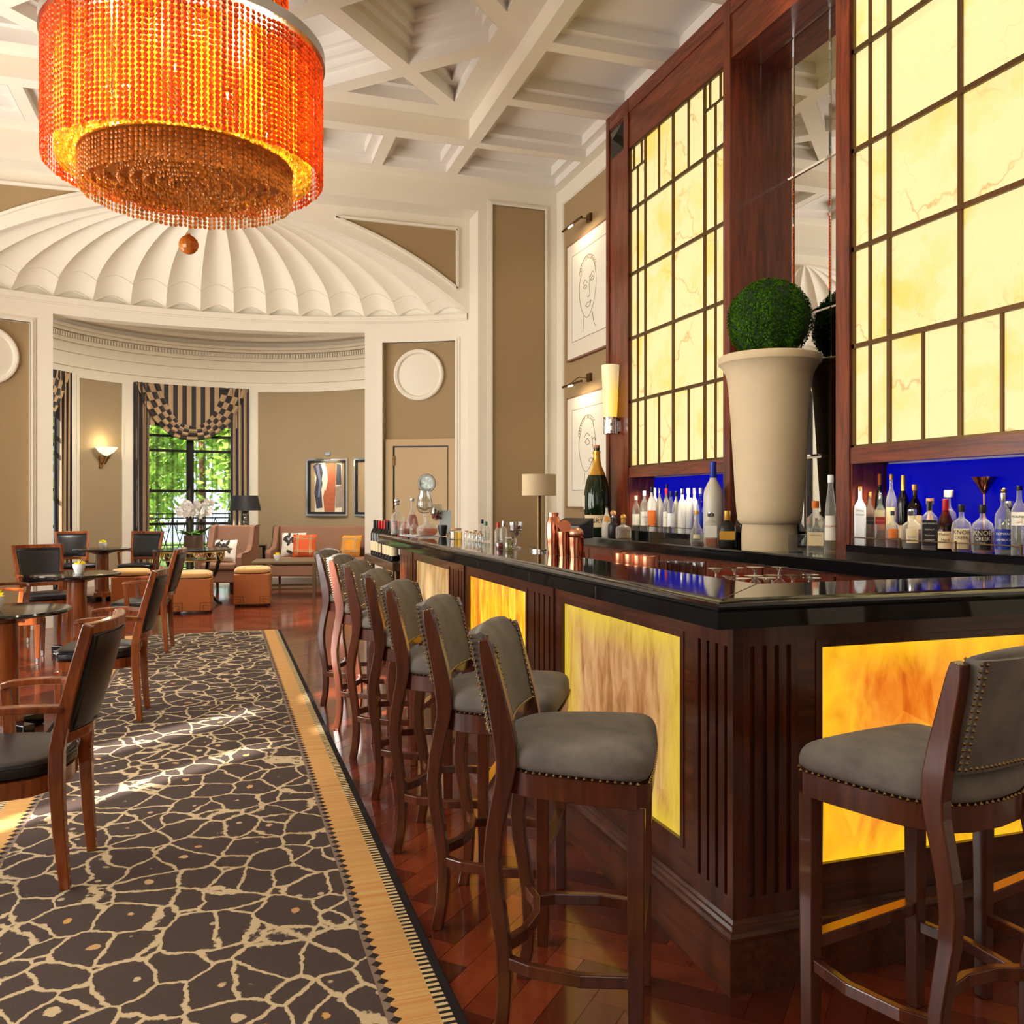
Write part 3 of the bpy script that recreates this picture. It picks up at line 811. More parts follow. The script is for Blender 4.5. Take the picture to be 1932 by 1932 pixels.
# windows with frames, sheers, drapes
def window(idx, pa, pb, first):
    a, b = pa+.012, pb-.012
    wd = struct(thing(f'window_{idx}', '', '')); del wd['label']; del wd['category']
    R_ = BR+.14; q = MB()
    for p in (a, (a+b)/2-.008, (a+b)/2+.008, b): polbox(q, BX, BY, R_-.03, R_+.03, p-.012, p+.012, .14, WT, 1)
    for zz in (.16, 1.02, 1.62, 2.35, 2.62, WT-.03): polbox(q, BX, BY, R_-.02, R_+.02, a, b, zz-.025, zz+.025, 8)
    q.build('window_frame', M['black'], wd)
    for k in range(2):
        for zz in ((.18, 1.0), (1.05, 1.6), (1.65, 2.6), (2.65, WT-.05)):
            g = MB(); m = (a+b)/2; polbox(g, BX, BY, R_, R_+.006, (a, m)[k]+.014, (m, b)[k]-.014, zz[0], zz[1], 4); g.build('pane', M['clear'], wd)
    # sheer
    q = MB()
    def sf(u, v):
        p = lerp(pa+.04, pb-.04, u); r = BR+.02+.018*sin(u*70)+.01*sin(u*23+v)
        return bpt(p, r, lerp(.10, WT-.02, v))
    q.grid(sf, 160, 4); o = q.build('sheer_curtain', M['sheer'], smooth=True, ang=80)
    tag(o, f'dark translucent sheer curtain over the window {first}', 'curtain')
    # drapes
    for side in (0, 1):
        q = MB(); dw = .082 if side == 0 else .105
        e0 = pa-.005 if side == 0 else pb-dw; e1 = e0+dw+.005
        def df(u, v):
            p = lerp(e0, e1, u); nar = 1
            r = BR-.06+.045*sin(u*2*pi*3.5+.6*v)+.012*sin(u*17+v*3)
            return bpt(p, r, lerp(.03, WT+.02, v))
        q.grid(df, 48, 10, mfn=lambda i, j: (i//(9 if side == 0 else 7)) % 2)
        o = q.build('drape', [M['drape_d'], M['drape_l']], smooth=True, ang=80)
        tag(o, f'charcoal and sand striped drape at the {"sconce" if (side == 0) == (idx == 1) else ("lamp" if idx == 1 else "far")} side of the window {first}', 'curtain')
    # swag valance
    sv = thing('swag_valance', f'black and sand checked swag valance above the window {first}', 'valance')
    q = MB()
    def pf(u, v): return bpt(lerp(pa+.04, pb-.04, u), BR-.03, lerp(2.78, WT+.03, v))
    q.grid(pf, 44, 1, mfn=lambda i, j: (i//2) % 2)
    q.build('pelmet_panel', [M['drape_l'], M['drape_d']], sv)
    q = MB()
    def gf(u, v):
        s_ = 2*u-1
        top_in, top_out = .56, 1.0
        half = lerp(top_in, top_out, v)
        x = half*(abs(s_)**.75)*(1 if s_ > 0 else -1)
        sag = lerp(.72, .98, v)
        z = WT+.02 - sag*(1-abs(s_)**1.9) - .02*v*abs(s_)
        p = (pa+pb)/2+x*(pb-pa)/2
        r = BR-.075-.10*(1-s_*s_)*sin(pi*min(1, v*.9+.1))-.022*sin(v*2*pi*3.5+s_*1.5)
        return bpt(p, r, z)
    q.grid(gf, 105, 36, mfn=lambda i, j: ((i//5)+(j//9)) % 2)
    q.build('swag', [M['drape_d'], M['drape_l']], sv, smooth=True, ang=80)
    # iron balcony railing outside
    rl = thing('balcony_railing', f'wrought-iron balcony railing with key and diamond pattern outside the window {first}', 'railing')
    q = MB(); rr = BR+.45
    def P(u, z): return Vector(bpt(lerp(pa-.03, pb+.03, u), rr, z))
    for zz in (1.20, 1.12, .62, .20): q.tube([P(k/8, zz) for k in range(9)], .012, 5)
    nmod = 5
    for k in range(nmod):
        u0, u1, um = k/nmod, (k+1)/nmod, (k+.5)/nmod
        q.tube([P(u0, .2), P(um, 1.12)], .008, 4); q.tube([P(u1, .2), P(um, 1.12)], .008, 4)
        q.tube([P(u0, 1.12), P(um, .2)], .008, 4); q.tube([P(u1, 1.12), P(um, .2)], .008, 4)
        q.tube([P(lerp(u0, u1, t), z) for t, z in ((.15, 1.08), (.15, .88), (.4, .88), (.4, 1.02), (.25, 1.02))], .008, 4)
        q.tube([P(lerp(u0, u1, t), z) for t, z in ((.85, 1.08), (.85, .88), (.6, .88), (.6, 1.02), (.75, 1.02))], .008, 4)
        q.tube([P(u0, .1), P(u0, 1.2)], .010, 4)
    q.build('ironwork', M['black'], rl)
    q = MB(); polbox(q, BX, BY, BR+.25, BR+.6, pa-.1, pb+.1, .0, .12, 8); q.build('balcony_slab', M['stone'], rl)
window(1, *W1, 'behind the orchid')
window(2, *W0, 'behind the pilaster')

# ---- garden outside the bay
struct(MB().box(-20, 20, 17.9, 45, -.6, -.5).build('garden_ground', M['grass']))
pool = tag(MB().box(-7, 6, 18.9, 21.6, -.499, -.42).build('garden_pool', M['pool']), 'turquoise pool water in the garden beyond the bay window', 'pool')
def tree(x, y, h, r, lab, n=2600, seed=1):
    random.seed(seed); t = thing('garden_tree', lab, 'tree', (x, y, -.5), 0, 'trees in the garden')
    MB().tube([(0, 0, 0), (.1, 0, h*.3), (0, .1, h*.7)], [.14, .11, .06], 8).build('trunk', M['tablewood'], t)
    q = MB()
    for k in range(n):
        d = Vector((random.gauss(0, 1), random.gauss(0, 1), random.gauss(0, 1))).normalized()*random.uniform(.45, 1)
        p = Vector((d.x*r, d.y*r, h*.62+d.z*h*.42)); s = random.uniform(.09, .17)
        a = Vector((random.gauss(0, 1), random.gauss(0, 1), random.gauss(0, 1))).normalized(); b = a.orthogonal().normalized()
        q.add([p-a*s, p+b*s*.5, p+a*s, p-b*s*.5], [(0, 1, 2, 3)])
    stuff(q.build('foliage', M['tree'], t, recalc=False))
for k, (x, y, h, r, lab) in enumerate(((-1.75, 23.4, 5.6, 1.1, 'leafy garden tree seen through the left half of the orchid window'), (.75, 23.6, 6.0, 1.15, 'leafy garden tree seen through the right half of the orchid window'),
        (-5.4, 25.5, 6.6, 2.0, 'leafy garden tree beyond the window behind the pilaster'), (-.6, 28.5, 8, 2.6, 'tall garden tree standing behind the two nearer trees'))):
    tree(x, y, h, r, lab, seed=k+3)
random.seed(11)
# ================================================================== the bar
def lsweep(mb, cx, cy, prof, yend, xend):
    """sweep a (d,z) profile round the L: far end -> corner -> right end, d measured inward"""
    n = len(prof)
    rings = [[(cx+d, yend, z) for d, z in prof], [(cx+d, cy+d, z) for d, z in prof], [(xend, cy+d, z) for d, z in prof]]
    return mb.loft(rings)
CX, CY, YE, XE = 1.264, 2.046, 7.37, 3.2
BT = 1.139
ct = MB(); lsweep(ct, CX, CY, [(.05, 1.057), (0, 1.060), (0, 1.106), (.008, 1.110), (.004, 1.114), (.002, 1.120), (.008, 1.128), (.020, 1.133), (.030, 1.134), (.038, BT), (.38, BT), (.38, 1.057)], YE, XE)
ct = ct.build('bar_worktop', M['granite'], smooth=True, ang=25)
tag(ct, 'polished black granite bar top with moulded edge wrapping the corner', 'worktop')
for (yy,) in ((6.05,), (5.2,), (4.35,), (3.55,), (2.85,)):
    j = MB()
    for k in range(7): j.box(CX-.0008, CX+.002, yy-.002, yy+.002, 1.064+k*.006, 1.0665+k*.006)
    stuff(j.build('joint_stitch', M['steel'], ct))
mt = MB(); mt.add([(CX+.04, CY+.038, BT+.0006), (CX+.044, CY+.038, BT+.0006), (CX+.38, CY+.378, BT+.0006), (CX+.376, CY+.38, BT+.0006)], [(0, 1, 2, 3)]); mt.build('mitre_joint', M['black'], ct)
PCX, PCY, BCX, BCY = 1.3706, 2.1525, 1.395, 2.177
bar = thing('cocktail_bar', 'rosewood cocktail bar with fluted pilasters and glowing backlit panels', 'bar counter')
q = MB(); lsweep(q, PCX, PCY, [(0, 0), (0, .148), (.006, .150), (.10, .150), (.10, 0)], 7.09, XE); q.build('plinth', M['bar_y'], bar)
q = MB(); lsweep(q, PCX, PCY, [(.004, .150), (.002, .160), (.006, .172), (.014, .176), (.016, .188), (.022, .190), (.024, .203), (.10, .203), (.10, .150)], 7.09, XE); q.build('base_moulding', M['bar_x'], bar, smooth=True, ang=20)
q = MB(); lsweep(q, BCX+.03, BCY+.03, [(0, .2), (0, 1.057), (.08, 1.057), (.08, .2)], 7.06, XE); q.build('carcass', M['bar_z'], bar)
q = MB(); q.box(1.43, CX+.38, 6.98, 7.06, .2, 1.057); q.build('end_panel', M['bar_z'], bar)
q = MB(); lsweep(q, CX+.36, CY+.36, [(0, .96), (0, 1.01), (.34, 1.01), (.34, .96)], 7.0, XE); q.build('inner_ledge', M['steel'], bar)
q = MB(); lsweep(q, CX+.66, CY+.66, [(0, .0), (0, .96), (.04, .96), (.04, 0)], 7.0, XE); q.build('inner_cabinet', M['bar_z'], bar)
ZP0, ZP1 = .322, .970
def flutes(place, a0, a1, n=4, name='pilaster'):
    """fluted pilaster between a0..a1; place(mb,a0,a1,out0,out1,z0,z1)"""
    q = MB(); w_ = a1-a0; gm = min(.05, w_*.17); gw = .016; pitch = (w_-2*gm)/(n-1)
    place(q, a0, a1, .012, .032, .2, 1.057)
    place(q, a0, a1, 0, .012, .2, .262); place(q, a0, a1, 0, .012, .985, 1.057)
    c = [a0+gm+pitch*k for k in range(n)]
    e = [a0]+sum([[x-gw/2, x+gw/2] for x in c], [])+[a1]
    for k in range(0, len(e), 2): place(q, e[k], e[k+1], 0, .012, .262, .985)
    return q.build(name, M['bar_z'], bar)
def pl_left(mb, a0, a1, o0, o1, z0, z1): mb.box(BCX+o0, BCX+o1, a0, a1, z0, z1)
def pl_right(mb, a0, a1, o0, o1, z0, z1): mb.box(a0, a1, BCY+o0, BCY+o1, z0, z1)
def bay_panel(place, a0, a1, mat, grain):
    """framed glowing panel"""
    q = MB(); f = .0
    place(q, a0-.09, a1+.09, .008, .032, .2, ZP0-.02); place(q, a0-.09, a1+.09, .008, .032, ZP1+.02, 1.057)
    place(q, a0-.09, a0-.02, .008, .032, ZP0-.02, ZP1+.02); place(q, a1+.02, a1+.09, .008, .032, ZP0-.02, ZP1+.02)
    q.build('panel_frame', grain, bar)
    q = MB()
    place(q, a0-.022, a1+.022, .004, .024, ZP0-.022, ZP0); place(q, a0-.022, a1+.022, .004, .024, ZP1, ZP1+.022)
    place(q, a0-.022, a0, .004, .024, ZP0, ZP1); place(q, a1, a1+.022, .004, .024, ZP0, ZP1)
    q.build('panel_bead', M['bar_z'], bar)
    q = MB(); place(q, a0, a1, .018, .024, ZP0, ZP1); o = q.build('glowing_panel', mat, bar); o['label'] = 'backlit amber shell panel'
P1, P2, P3 = (2.49, 3.51), (3.985, 5.005), (5.48, 6.50)
for (a, b), m in ((P1, M['tort_a']), (P2, M['tort_b']), (P3, M['tort_c'])): bay_panel(pl_left, a, b, m, M['bar_y'])
bay_panel(pl_right, 1.705, 2.725, M['tort_d'], M['bar_x'])
for a, b in ((BCY, 2.40), (3.60, 3.895), (5.095, 5.39), (6.59, 7.06)): flutes(pl_left, a, b)
flutes(pl_right, BCX+.0325, 1.615); flutes(pl_right, 2.815, 3.3)

# ================================================================== the back bar
WX, YA, YB, ZT = 3.60, 2.25, 7.83, 5.15
bk = thing('back_bar', 'tall rosewood back bar with backlit onyx panels and mirrored niche', 'back bar')
Ra, Rb = (2.728, 4.345), (5.733, 7.350)          # right and left onyx panels (y)
Na, Nb = 4.465, 5.640                            # niche
BZ0, BZ1, PZ0, PZ1 = 1.635, 1.72, 1.735, 4.69
def bxy(name, mat, *bs, bevel=0):
    q = MB()
    for b in bs: q.box(*b)
    return q.build(name, mat, bk, bevel=bevel)
bxy('pilaster', M['rose_z'], (WX, XR-.002, Rb[1], YB, 1.0, ZT)); bxy('pilaster', M['rose_z'], (WX, XR-.002, YA, Ra[0], 1.0, ZT))
bxy('mullion_post', M['rose_z'], (WX-.012, XR-.002, Rb[0]-.093, Rb[0], 1.0, ZT)); bxy('mullion_post', M['rose_z'], (WX-.012, XR-.002, Ra[1], Ra[1]+.12, 1.0, ZT))
bxy('pilaster_edge', M['rose_z'], (WX-.014, WX, YB-.06, YB, 1.085, ZT), (WX-.014, WX, Rb[1], Rb[1]+.09, 1.085, ZT))
for _r in (Ra, Rb): bxy('head_beam', M['rose_y'], (WX, XR-.002, _r[0], _r[1], PZ1, ZT))
bxy('niche_head', M['rose_y'], (WX, XR-.002, Na, Nb, 4.70, ZT))
bxy('top_rail', M['rose_y'], (WX-.010, WX, YA, YB-.06, ZT-.13, ZT))
bxy('shelf_beam', M['rose_y'], (WX-.004, WX+.05, Ra[0], Ra[1], BZ0, BZ1+.01)); bxy('shelf_beam', M['rose_y'], (WX-.004, WX+.05, Rb[0], Rb[1], BZ0, BZ1+.01))
# niche of the display shelves
for k, (a, b) in enumerate((Ra, Rb)):
    bxy('shelf_plinth', M['granite'], (WX-.035, XR-.02, a, b, 1.085, 1.150))
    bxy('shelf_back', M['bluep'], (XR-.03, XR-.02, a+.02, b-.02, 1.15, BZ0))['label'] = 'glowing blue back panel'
    bxy('shelf_soffit', M['rose_y'], (WX+.05, XR-.01, a, b, BZ0+.012, BZ1))
    bxy('shelf_side', M['rose_z'], (WX+.0, XR-.02, a, a+.012, 1.15, BZ0)); bxy('shelf_side', M['rose_z'], (WX, XR-.02, b-.012, b, 1.15, BZ0))
    # gallery rail
    q = MB(); xr = WX-.018
    for i in range(5):
        yy = lerp(a+.03, b-.03, i/4); q.tube([(xr, yy, 1.15), (xr, yy, 1.205)], .006, 6)
    q.tube([(xr, a+.03, 1.195), (xr, b-.03, 1.195)], .0035, 5); q.build('gallery_rail', M['bronze'], bk, smooth=True)
    for i in range(4):
        yy = lerp(a+.2, b-.2, i/3); xx = WX+.085
        q = MB().lathe([(.001, 0), (.03, 0)], 14, (xx, yy, BZ0+.010)); q.build('downlight', M['warm2'], bk)
        light('SPOT', 'shelf_downlight', (xx, yy, BZ0-.005), 9, (1, .86, .62), target=(xx-.02, yy, 0), spot_size=radians(120), spot_blend=.6, shadow_soft_size=.03)
# onyx panels: bronze cames and panes
def onyx(a, b):
    m = (a+b)/2; X = WX+.018
    frame = MB(); fx0, fx1 = WX+.004, WX+.05
    fw = .022
    frame.box(fx0, fx1, a, a+fw, PZ0, PZ1); frame.box(fx0, fx1, b-fw, b, PZ0, PZ1); frame.box(fx0, fx1, a, b, PZ0-.012, PZ0+.012); frame.box(fx0, fx1, a, b, PZ1-.02, PZ1)
    rows = [PZ0, 2.339, 2.921, 3.513, 4.108, PZ1]
    for z in rows[1:-1]: frame.box(fx0, fx1, a, b, z-.014, z+.014)
    for d in (-.505, 0, .505): frame.box(fx0+.002, fx1, m+d-.013, m+d+.013, PZ0, PZ1)
    cols = [-.8085, -.66, -.505, 0, .505, .66, .8085]
    thin = []
    cells = []
    for r in range(5):
        z0, z1 = rows[r], rows[r+1]
        for c in range(6):
            y0, y1 = m+cols[c], m+cols[c+1]
            if c in (2, 3) and r in (0, 4):
                ym = (y0+y1)/2; thin.append((ym, z0, z1)); cells += [(y0, ym, z0, z1), (ym, y1, z0, z1)]
            elif r == 4 and c in (0, 1, 4, 5):
                zs = 4.47
                cells.append((y0, y1, z0, zs))
                if c in (0, 4):
                    ya, yb = m+cols[c], m+cols[c+2]; l = yb-ya
                    cells += [(ya, ya+l*.25, zs, z1), (ya+l*.25, ya+l*.75, zs, z1), (ya+l*.75, yb, zs, z1)]
                    thin += [(ya+l*.25, zs, z1), (ya+l*.75, zs, z1)]
                    frame.box(fx0+.004, fx1, ya, yb, zs-.008, zs+.008)
            else: cells.append((y0, y1, z0, z1))
    for y, z0, z1 in thin: frame.box(fx0+.004, fx1, y-.008, y+.008, z0, z1)
    for d in (-.66, .66): frame.box(fx0+.004, fx1, m+d-.008, m+d+.008, PZ0, 4.47)
    frame.build('bronze_came', M['bronze'], bk)
    for (y0, y1, z0, z1) in cells:
        MB().box(WX+.022, WX+.03, y0+.002, y1-.002, z0+.002, z1-.002).build('onyx_pane', M['onyx'], bk)
onyx(*Ra); onyx(*Rb)
# mirrored niche
for i in range(3):
    y0 = lerp(Na, Nb, i/3); y1 = lerp(Na, Nb, (i+1)/3)
    for z0, z1 in ((1.085, 1.72), (1.72, 2.715), (2.715, 3.71), (3.71, 4.70)):
        q = MB(); b_ = .014; xm = XR-.022
        o_ = [(xm+.004, y0+.001, z0+.001), (xm+.004, y1-.001, z0+.001), (xm+.004, y1-.001, z1-.001), (xm+.004, y0+.001, z1-.001)]
        i_ = [(xm, y0+b_, z0+b_), (xm, y1-b_, z0+b_), (xm, y1-b_, z1-b_), (xm, y0+b_, z1-b_)]
        q.add(o_+i_, [(4, 5, 6, 7), (0, 1, 5, 4), (1, 2, 6, 5), (2, 3, 7, 6), (3, 0, 4, 7)]); q.build('mirror_tile', M['mirror'], bk, recalc=False)
# pyramid block on the pilaster head
q = MB(); y0, y1, za, zb = Rb[1]+.10, YB-.07, 4.73, 5.0
q.add([(WX-.002, y0, za), (WX-.002, y1, za), (WX-.002, y1, zb), (WX-.002, y0, zb), (WX-.05, (y0+y1)/2, (za+zb)/2)], [(0, 1, 4), (1, 2, 4), (2, 3, 4), (3, 0, 4)])
q.build('pyramid_block', M['blacklac'], bk, recalc=False)
# stone shelf in front and cabinets under it
BKZ = 1.085
q = MB(); FX = 3.28
q.loft([[(FX+d, y, z) for d, z in ((.01, 1.0), (0, 1.006), (0, 1.075), (.008, BKZ), (WX-FX-.001, BKZ), (WX-FX-.001, 1.0))] for y in (2.0, 8.39)])
o = q.build('back_counter', M['granite'], smooth=True, ang=25); tag(o, 'black granite counter shelf running along the back bar', 'worktop')
cab = thing('back_cabinet', 'row of rosewood cabinets under the back counter', 'cabinet')
q = MB(); q.box(FX+.06, WX-.002, 2.0, 8.36, .0, .999); q.build('body', M['rose_z'], cab)
for k in range(9):
    a = 2.05+k*.70
    q = MB(); q.box(FX+.044, FX+.06, a, a+.685, .12, .98); d = q.build('cabinet_door', M['rose_z'], cab)
    MB().box(FX+.036, FX+.046, a+.1, a+.585, .22, .93).build('door_panel', plain('red_lacquer', srgb(120, 34, 14), .2) if k == 0 else bpy.data.materials['red_lacquer'], d)
    MB().tube([(FX+.028, a+.64, .62), (FX+.028, a+.64, .74)], .006, 6).build('handle', M['brass'], d)

# ================================================================== urn with clipped box ball
ux, uy = 3.515, 5.045
urn = thing('stone_urn', 'tall pale stone urn with flared rim holding a clipped box ball', 'urn', (ux, uy, BKZ))
U = 6.0/1650
prof = [(.001, 0), (.182, 0), (.183, .10), (.178, .165), (.180, .172), (.196, .180), (.208, .20), (.214, .25), (.222, .34), (.238, .60), (.256, .90), (.270, 1.10), (.284, 1.18), (.316, 1.235), (.336, 1.25), (.340, 1.27), (.336, 1.295), (.32, 1.305), (.27, 1.30), (.245, 1.25), (.001, 1.25)]
MB().lathe(prof, 56).build('vessel', M['stone'], urn, smooth=True, ang=35)
tp = thing('topiary_ball', 'dense green clipped boxwood ball sitting in the stone urn', 'plant', (ux, uy, BKZ))
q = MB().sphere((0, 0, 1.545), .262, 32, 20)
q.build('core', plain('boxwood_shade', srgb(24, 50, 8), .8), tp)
q = MB(); random.seed(5)
for k in range(9000):
    z = random.uniform(-1, 1); a = random.uniform(0, 2*pi); s = sqrt(1-z*z); n_ = Vector((s*cos(a), s*sin(a), z))
    p = Vector((0, 0, 1.545))+n_*random.uniform(.258, .283)
    t1 = (n_.orthogonal().normalized()*cos(a*7)+n_.cross(n_.orthogonal()).normalized()*sin(a*7))
    t1 = (t1+n_*random.uniform(.2, 1.0)).normalized(); t2 = t1.cross(n_).normalized(); l = random.uniform(.007, .012)
    q.add([p-t1*l, p+t2*l*.55, p+t1*l, p-t2*l*.55], [(0, 1, 2, 3)])
stuff(q.build('foliage', M['box'], tp, recalc=False))

# ================================================================== sconce on the back bar pilaster
sx, sy = WX-.075, 7.60
sc = thing('wall_sconce', 'tapered cream glass torch sconce with chrome scaled base on the back bar', 'wall light', (sx, sy, 0))
def m_torch():
    t = NT('torch_glass'); z = t.sep(t.co('Object'))[2]
    f = t.ramp(t.math('SUBTRACT', z, 2.2), [(0, (.9, .52, .02)), (.22, (.95, .6, .06)), (.5, (.8, .62, .33))])
    k = t.ramp(t.math('SUBTRACT', z, 2.2), [(0, (1, 1, 1)), (.25, (.75,)*3), (.5, (.55,)*3)])
    return t.bsdf((.75, .62, .42), .2, emit=f, estr=k)
MB().lathe([(.001, 2.205), (.062, 2.205), (.068, 2.3), (.086, 2.71), (.080, 2.71), (.06, 2.3)], 24).build('glass_shade', m_torch(), sc, smooth=True)
q = MB().lathe([(.001, 2.05), (.05, 2.05), (.06, 2.06), (.06, 2.20), (.068, 2.20), (.068, 2.215), (.001, 2.215)], 24)
for k in range(4):
    for j in range(14):
        a = 2*pi*(j+.5*(k % 2))/14; q.obox((.062*cos(a), .062*sin(a), 2.075+k*.034), .008, .024, .030, a)
q.build('chrome_base', M['chrome'], sc); MB().box(.055, .075, -.04, .04, 2.08, 2.18).build('wall_plate', M['chrome'], sc)

# ================================================================== framed line drawings on the right wall
def line_face(which):
    """simple line portrait in (y to the left, z) unit square coordinates"""
    if which == 0:
        return [[(.30, .80), (.22, .62), (.24, .42), (.34, .27), (.48, .20), (.62, .27), (.72, .42), (.76, .62), (.70, .80)],
                [(.34, .62), (.41, .66), (.48, .61)], [(.35, .575), (.41, .60), (.46, .57), (.41, .555), (.35, .575)],
                [(.57, .66), (.64, .71), (.70, .68)], [(.58, .62), (.64, .655), (.69, .63), (.64, .61), (.58, .62)],
                [(.56, .68), (.545, .56), (.56, .46), (.50, .44), (.47, .455)], [(.42, .345), (.49, .38), (.54, .365), (.60, .385), (.55, .33), (.48, .325), (.42, .345)],
                [(.36, .24), (.35, .14), (.33, .04)], [(.64, .24), (.68, .12), (.74, .05)]]
    return [[(.28, .78), (.20, .58), (.26, .36), (.40, .22), (.54, .26), (.68, .40), (.74, .60), (.66, .82)],
            [(.40, .60), (.48, .64), (.55, .58), (.47, .56), (.40, .60)], [(.38, .66), (.47, .71), (.57, .66)], [(.64, .62), (.70, .64), (.73, .60)],
            [(.62, .66), (.66, .52), (.69, .46), (.63, .44)], [(.52, .36), (.60, .385), (.66, .36), (.59, .33), (.52, .36)], [(.40, .2), (.38, .05)]]
def picture_right(k, z0, z1, lab):
    yl, yr = 9.43, 8.18
    p = thing('framed_drawing', lab, 'picture', (XR-.012, 0, 0), 0, 'line portraits on the right wall')
    t = .05
    q = MB(); q.box(-t, 0, yr, yl, z0, z0+.02); q.box(-t, 0, yr, yl, z1-.02, z1); q.box(-t, 0, yr, yr+.02, z0, z1); q.box(-t, 0, yl-.02, yl, z0, z1); q.build('frame', M['mocha'], p)
    MB().box(-t+.002, -.004, yr+.003, yl-.003, z0+.003, z1-.003).build('mount', M['mat'], p)
    MB().box(-t+.0, -t+.002, yr+.15, yl-.17, z0+.2, z1-.16).build('sheet', M['paper'], p)
    q = MB(); e = .004
    for a in ((yr+.15, yr+.155, z0+.2, z1-.16), (yl-.175, yl-.17, z0+.2, z1-.16), (yr+.15, yl-.17, z0+.2, z0+.205), (yr+.15, yl-.17, z1-.165, z1-.16)): q.box(-t-.001, -t, *a)
    q.build('mount_line', M['bronze'], p)
    Y0, Y1, Z0, Z1 = yl-.2, yr+.2, z0+.22, z1-.2
    q = MB()
    for ln in line_face(k):
        q.tube([(-t-.001, lerp(Y0, Y1, y), lerp(Z0, Z1, z)) for y, z, _ in spl([(a, b, 0) for a, b in ln], 28)], .0028, 4)
    rnd = random.Random(k+2)
    for j in range(16):
        a = lerp(.15*pi, .85*pi, j/15) if k == 0 else lerp(.25*pi, .95*pi, j/15)
        cy, cz = .49+.28*cos(a), .66+.26*sin(a)
        q.tube([(-t-.001, lerp(Y0, Y1, cy+.028*cos(b)), lerp(Z0, Z1, cz+.026*sin(b))) for b in [rnd.uniform(0, 1)+x*.7 for x in range(7)]], .0025, 4)
    q.build('line_drawing', M['bronze'], p)
    # picture lamp
    l = thing('picture_light', f'slim bronze picture lamp above the {"upper" if k == 0 else "lower"} line portrait', 'lamp', (XR-.012, 0, 0))
    yc = (yl+yr)/2+.05; zc_ = z1+.16
    MB().box(-.03, 0, yc-.05, yc+.05, zc_-.04, zc_+.05).build('wall_block', M['bronze'], l)
    MB().tube([(-.03, yc, zc_), (-.12, yc+.05, zc_+.01), (-.20, yc+.08, zc_-.06)], .006, 6).build('arm', M['bronze'], l)
    MB().tube([(-.20, yc-.22, zc_-.07), (-.20, yc+.32, zc_-.07)], .014, 8).build('tube_shade', M['bronze'], l, smooth=True)
    MB().tube([(-.205, yc+.02, zc_-.085), (-.205, yc+.14, zc_-.085)], .008, 6).build('bulb', M['warm2'], l)
    light('AREA', 'picture_lamp_light', (XR-.22, yc, zc_-.10), 2.5, (1, .8, .5), target=(XR-.02, yc, z1-.5), shape='RECTANGLE', size=.4, size_y=.03)
picture_right(0, 3.03, 4.37, 'upper line portrait of a curly-haired face in a white mount beside the back bar')
picture_right(1, 1.34, 2.615, 'lower line portrait of a face in a white mount behind the champagne bottle')

# ================================================================== chandelier
hx, hy = -.20, 6.28
ch = thing('bead_chandelier', 'huge tiered drum chandelier of red orange and amber glass beads', 'chandelier', (hx, hy, 0))
import numpy as np
def facet():
    """brilliant-cut crystal drop: wide girdle ring and a smaller table facet, convex outward (+x)"""
    v = [(0, cos(2*pi*k/8+pi/8), sin(2*pi*k/8+pi/8)) for k in range(8)]+[(.42, .52*cos(2*pi*k/8), .52*sin(2*pi*k/8)) for k in range(8)]
    f = []
    for k in range(8):
        j = (k+1) % 8; f += [(k, j, 8+j), (k, 8+j, 8+k)]
    f += [(8, 8+k, 8+k+1) for k in range(1, 7)]
    return np.array(v), np.array(f)
IV, IF = facet()
def beads(name, mat, pts, r):
    P = np.array(pts); n = len(P); m = len(IV)
    V = np.zeros((n, m, 3)); ang = P[:, 3]; flat = IV*r
    cs, sn = np.cos(ang), np.sin(ang)
    V[:, :, 0] = flat[None, :, 0]*cs[:, None]-flat[None, :, 1]*sn[:, None]+P[:, 0:1]
    V[:, :, 1] = flat[None, :, 0]*sn[:, None]+flat[None, :, 1]*cs[:, None]+P[:, 1:2]
    V[:, :, 2] = flat[None, :, 2]+P[:, 2:3]
    Fx = (IF[None]+m*np.arange(n)[:, None, None]).reshape(-1, 3)
    me = bpy.data.meshes.new(name); me.from_pydata(V.reshape(-1, 3).tolist(), [], Fx.tolist()); me.materials.append(mat)
    o = bpy.data.objects.new(name, me); C.objects.link(o); o.parent = ch; return stuff(o)
rnd = random.Random(3)
def drum(r, z0, z1, dr, dz, jit=.15):
    n = int(2*pi*r/dr); m = int((z1-z0)/dz); out = []
    for i in range(n):
        a = 2*pi*i/n; off = rnd.uniform(-.2, .2)*dz; tw = rnd.uniform(-.5, .5)
        for j in range(m):
            out.append((r*cos(a), r*sin(a), z0+(j+.5)*dz+off, a+tw+rnd.uniform(-jit, jit)))
    return out
beads('outer_bead_curtain', M['bead_r'], drum(.88, 3.60, 4.40, .0360, .0325), .0172)
beads('middle_bead_curtain', M['bead_y'], drum(.80, 3.62, 4.36, .033, .030), .0165)
ye = []
for rr in (.70, .735, .77): ye += drum(rr, 3.655, 3.715, .036, .031, .8)
beads('yellow_under_layer', M['bead_y'], ye, .0165)
am = drum(.67, 3.45, 3.66, .034, .029)
for rr in (.60, .52, .44, .36, .28, .20, .12, .04): am += drum(rr, 3.53, 3.62, .036, .029, .8)
beads('inner_bead_curtain', M['bead_a'], am, .0150)
beads('upper_bead_curtain', M['bead_r'], drum(.645, 4.46, 5.05, .0360, .0325), .0172)
beads('upper_inner_curtain', M['bead_y'], drum(.58, 4.46, 5.02, .037, .0305), .0145)
q = MB().lathe([(.875, 4.40), (.90, 4.40), (.90, 4.47), (.875, 4.47)], 72); q.lathe([(.62, 4.46), (.89, 4.462)], 72); q.build('steel_ring', M['steel'], ch, smooth=True, ang=30)
